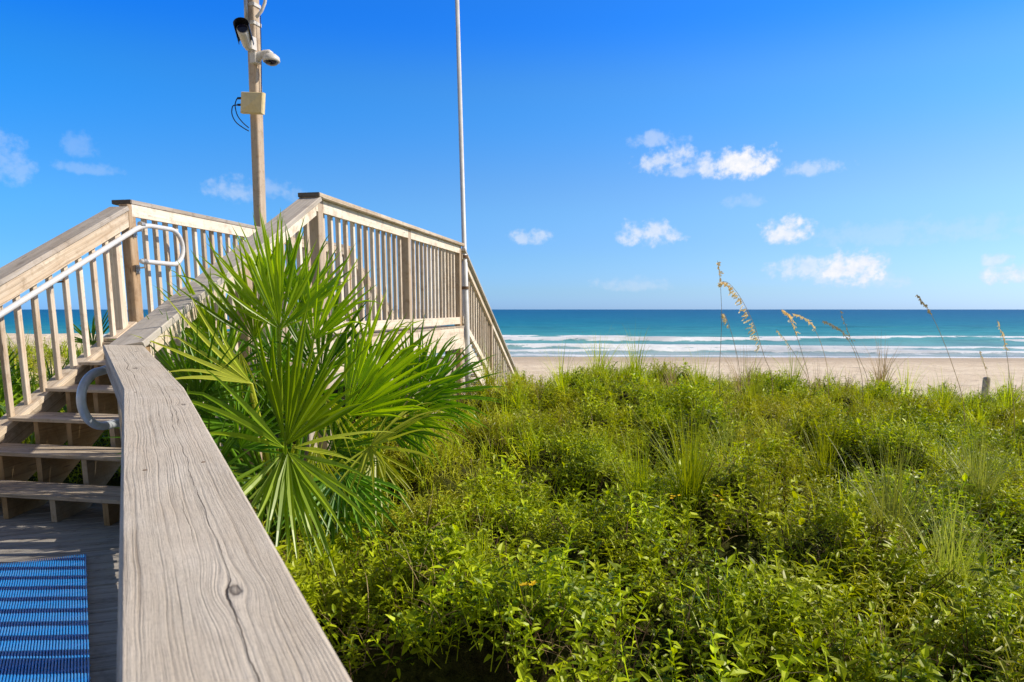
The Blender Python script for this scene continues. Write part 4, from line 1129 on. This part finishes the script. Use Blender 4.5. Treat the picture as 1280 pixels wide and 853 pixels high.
# ------------------------------------------------------------------ sea oats
def oat(pts, label, head=0, hl=.25, d=10.5, hs=1.0, side=1, droop=1.0):
    P = [at(x, y, d) for x, y in pts]
    base = P[0]; gzv = ground(base.x, base.y)
    root = thing('sea_oats', label, 'sea oats', (base.x, base.y, gzv), 'sea oats along the dune top')
    P = [Vector((base.x+(.05), base.y, gzv))]+P
    cur = []
    for i in range(len(P)-1):
        a0 = P[max(i-1, 0)]; a1 = P[i]; a2 = P[i+1]; a3 = P[min(i+2, len(P)-1)]
        for j in range(6):
            q = j/6; cur.append(.5*((2*a1)+(a2-a0)*q+(2*a0-5*a1+4*a2-a3)*q*q+(3*a1-a0-3*a2+a3)*q**3))
    cur.append(P[-1])
    mb = MB(); mb.tube(cur, .0042, 5, r1=.002, c=.8); mb.build('stem', M['dry'], root)
    mb = MB()
    Lc = len(cur); st_ = int(Lc*(1-hl)); k_ = 0
    for i in range(st_, Lc-1):
        for rep in range(3):
            q = random.random(); p = cur[i]*(1-q)+cur[i+1]*q
            f_ = (i-st_)/max(1, Lc-st_); n_ = 1+int(3*hs)
            dd = Vector((side*random.uniform(.2, 1), random.uniform(-.5, .5), random.uniform(-.9, -.1)*droop)).normalized()
            br = random.uniform(.03, .12)*hs*(1-.5*f_)
            mb.tube([p, p+dd*br], .0012, 3, False, c=.6)
            for s_ in range(n_):
                pp = p+dd*br*(s_+1)/n_
                leaf(mb, pp, (dd+rdir(-70, 30)*.6), Vector((0, -1, .3)), random.uniform(.026, .042), random.uniform(.012, .018), .2, random.random(), .1)
    if mb.v: mb.build('seed_head', M['oat'], root)
    bl = MB()
    for i in range(22):
        blade(bl, Vector((base.x+random.uniform(-.05, .05), base.y, gzv)), rdir(55, 85), random.uniform(.5, .9), .007, random.uniform(.6, 1.6), random.random(), 7)
    bl.build('leaf', M['grass'], root)
    return root
oat([(899, 470), (901, 430), (902, 390), (900, 350), (897, 326)], 'tallest straight thin stalk with a sparse tip standing above the dune', hl=.2, hs=.4, side=.3, d=9)
oat([(965, 475), (955, 445), (944, 410), (928, 376), (912, 355), (902, 352)], 'heavy golden drooping seed head leaning left over the sea', hl=.62, hs=1.0, side=-.9, d=9)
oat([(925, 470), (918, 430), (908, 398), (904, 392)], 'thin stalk with small head just left of the heavy golden one', hl=.35, hs=.5, side=-.5, d=9)
oat([(1012, 480), (1002, 440), (992, 410), (983, 392), (976, 387)], 'golden curved seed head second from the heavy drooping one', hl=.45, hs=.7, side=.8, d=9.5)
oat([(1035, 470), (1028, 435), (1016, 408), (1003, 396), (990, 392)], 'slim arched golden seed head between two others on the dune', hl=.45, hs=.6, side=.8, d=10)
oat([(1078, 478), (1068, 440), (1055, 418), (1042, 407), (1028, 401)], 'arched seed head farthest right of the golden cluster', hl=.42, hs=.5, side=.8, d=10)
oat([(1205, 510), (1190, 455), (1170, 405), (1155, 380), (1146, 368)], 'long dark leaning stalk crossing the surf on the right', hl=.3, hs=.4, side=.6, d=8.5)
oat([(1268, 520), (1262, 470), (1256, 430), (1246, 400)], 'stalk at the right edge behind the rounded post', hl=.3, hs=.4, side=.5, d=8.5)
oat([(1235, 480), (1230, 455), (1224, 438)], 'short dark stalk rising over the rounded beach post', hl=.4, hs=.4, side=.3, d=12)
oat([(1085, 480), (1075, 450), (1062, 420), (1050, 388)], 'faint thin stalk right of the golden cluster', hl=.3, hs=.3, side=.3, d=10)
oat([(1010, 478), (1000, 455), (985, 430), (970, 412)], 'low thin stalk leaning left within the golden cluster', hl=.3, hs=.3, side=.3, d=10)
# yellow flowers
for (x, y, d, lb) in ((898, 648, 3.9, 'small yellow flower cluster in the middle of the ground cover'), (657, 826, 2.35, 'small yellow flower near the bottom left of the ground cover'), (845, 638, 4.0, 'tiny yellow bloom beside the wide grass tuft')):
    p = at(x, y, d); p.z = vegtop(p.x, p.y)+.07
    root = thing('yellow_flower', lb, 'flower', p, 'yellow flowers in the ground cover')
    for k in range(4):
        mb = MB(); c_ = p+Vector((random.uniform(-.035, .035), random.uniform(-.03, .03), random.uniform(-.02, .03)))
        for i in range(5):
            a = i*1.2566; leaf(mb, c_, Vector((math.cos(a), math.sin(a)-.3, .5)), Z, .015, .010, .1, .5)
        bl_ = mb.build('blossom', M['flower'], root)
    sm2 = MB(); sm2.tube([p-Z*.15, p], .002, 4); sm2.build('stem', M['grass_green'], root)

# ------------------------------------------------------------------ light and sky
SUN_AZ, SUN_EL = R(88), R(38)      # azimuth measured from +Y toward +X
sd = bpy.data.lights.new('sun', 'SUN'); sd.energy = 5.0; sd.angle = R(.55); sd.color = (1.0, .905, .76)
so = bpy.data.objects.new('sun', sd); COL.objects.link(so)
tosun = Vector((math.sin(SUN_AZ)*math.cos(SUN_EL), math.cos(SUN_AZ)*math.cos(SUN_EL), math.sin(SUN_EL)))
so.rotation_euler = tosun.to_track_quat('Z', 'Y').to_euler()
world = bpy.data.worlds.new('World'); scene.world = world; world.use_nodes = True
wt = world.node_tree; wt.nodes.clear()
class WT(NT):
    def __init__(s, t): s.t = t
t = WT(wt)
out = t.n('ShaderNodeOutputWorld'); bg = t.n('ShaderNodeBackground'); bg.inputs[1].default_value = .15; t.l(bg.outputs[0], out.inputs[0])
sky = t.n('ShaderNodeTexSky'); sky.sky_type = 'NISHITA'; sky.sun_disc = False; sky.sun_elevation = SUN_EL; sky.sun_rotation = SUN_AZ
sky.air_density = 1.0; sky.dust_density = .3; sky.ozone_density = 3.0; sky.altitude = 0
gen = t.n('ShaderNodeTexCoord').outputs['Generated']; nv = t.n('ShaderNodeVectorMath', operation='NORMALIZE'); t.l(gen, nv.inputs[0])
gx, gy, gzz = t.sep(nv.outputs[0])
tint = t.ramp(gzz, [(0.0, (.20, .35, .74)), (.03, (.205, .345, .62)), (.075, (.205, .35, .57)), (.14, (.215, .38, .565)), (.27, (.135, .40, .66)), (.36, (.055, .345, .78)), (.43, (.06, .35, .75)), (.6, (.34, .31, .32)), (1, (.40, .34, .31))])  # top stops lie out of frame, made warm to cut the blue fill
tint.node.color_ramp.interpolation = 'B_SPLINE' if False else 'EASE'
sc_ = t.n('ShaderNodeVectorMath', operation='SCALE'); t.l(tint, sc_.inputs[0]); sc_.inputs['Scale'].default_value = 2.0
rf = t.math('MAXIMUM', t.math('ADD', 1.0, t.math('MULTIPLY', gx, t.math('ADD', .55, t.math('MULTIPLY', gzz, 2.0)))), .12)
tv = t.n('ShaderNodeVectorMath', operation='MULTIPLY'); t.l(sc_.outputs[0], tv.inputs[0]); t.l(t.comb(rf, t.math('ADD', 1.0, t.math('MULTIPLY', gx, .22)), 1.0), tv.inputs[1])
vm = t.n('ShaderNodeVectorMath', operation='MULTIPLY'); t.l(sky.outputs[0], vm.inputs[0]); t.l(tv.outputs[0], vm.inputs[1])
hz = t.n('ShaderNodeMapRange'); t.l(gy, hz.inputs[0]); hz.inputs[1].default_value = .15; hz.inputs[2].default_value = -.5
hzc = t.n('ShaderNodeVectorMath', operation='MULTIPLY'); t.l(sky.outputs[0], hzc.inputs[0]); hzc.inputs[1].default_value = (.85, .66, .55)  # unseen sky behind the camera, given a warm tint for less blue fill light
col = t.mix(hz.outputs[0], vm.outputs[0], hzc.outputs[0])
az = t.math('ARCTAN2', gx, gy); el = t.math('ARCSINE', gzz)
ae = t.comb(az, el)
wn = t.n('ShaderNodeTexNoise'); wn.inputs['Scale'].default_value = 26; wn.inputs['Detail'].default_value = 5; wn.inputs['Roughness'].default_value = .6; t.l(ae, wn.inputs['Vector'])
nn = t.noise(ae, 60, 9, .68); nl = t.noise(ae, 30, 3, .5)
nmix = t.math('ADD', t.math('MULTIPLY', t.math('SUBTRACT', nn, .5), .95), t.math('ADD', .26, t.math('MULTIPLY', nl, .62)))
CL = [(905, 206, 18, 15, .9), (936, 201, 20, 14, 1), (1052, 331, 14, 14, .9), (1076, 333, 15, 17, .95), (1032, 344, 20, 12, .6), (825, 290, 16, 14, .7), (925, 208, 46, 17, 1.0), (884, 210, 16, 14, .8), (836, 203, 34, 15, .7), (858, 213, 30, 9, .5), (818, 176, 32, 9, .42), (1016, 211, 38, 9, .5), (812, 294, 38, 16, .72), (660, 298, 26, 10, .55),
      (984, 294, 28, 17, .9), (990, 284, 14, 12, .9), (1066, 340, 34, 22, .95), (1018, 338, 44, 16, .65), (1100, 352, 30, 10, .4), (1264, 344, 26, 11, .8), (1246, 327, 16, 7, .6), (-6, 203, 34, 24, .27),
      (100, 185, 16, 14, .18), (110, 211, 30, 7, .2), (290, 240, 26, 15, .36), (335, 240, 34, 12, .28), (930, 252, 26, 8, .22), (790, 356, 46, 9, .28), (1130, 293, 140, 14, .20), (520, 40, 1, 1, 0)]
alpha = None
for (x, y, rx, ry, op) in CL:
    if op == 0: continue
    d = ray(x, y).normalized(); a0 = math.atan2(d.x, d.y); e0 = math.asin(d.z)
    dx_ = t.math('DIVIDE', t.math('SUBTRACT', az, a0), rx/F*(d.y**2+d.x**2)**.5*1.2); dy_ = t.math('DIVIDE', t.math('SUBTRACT', el, e0), ry/F*1.25)
    # flat bottoms: shrink below
    dy_ = t.math('MULTIPLY', dy_, t.math('SUBTRACT', 1.15, t.math('MULTIPLY', t.math('SIGN', dy_), .2)))
    r2 = t.math('ADD', t.math('MULTIPLY', dx_, dx_), t.math('MULTIPLY', dy_, dy_))
    v_ = t.math('SUBTRACT', t.math('MULTIPLY', t.math('SUBTRACT', nmix, .12), 1.55), t.math('MULTIPLY', r2, .55))
    m = t.n('ShaderNodeMapRange'); m.interpolation_type = 'SMOOTHSTEP'; t.l(v_, m.inputs[0]); m.inputs[1].default_value = .14; m.inputs[2].default_value = .80; m.inputs[4].default_value = op
    alpha = m.outputs[0] if alpha is None else t.math('MAXIMUM', alpha, m.outputs[0])
# cloud colour kept a little blue in the thin parts
cc = t.mix(t.math('MULTIPLY', alpha, t.ramp(t.noise(ae, 75, 4, .6), [(.3, .35), (.6, 1.0)])), (4.5, 5.2, 6.4), (6.6, 6.55, 6.7))
col = t.mix(alpha, col, cc)
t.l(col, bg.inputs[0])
scene.view_settings.view_transform = 'Standard'; scene.view_settings.look = 'None'; scene.view_settings.exposure = 0
scene.render.engine = 'CYCLES'; scene.cycles.max_bounces = 8; scene.cycles.transparent_max_bounces = 8
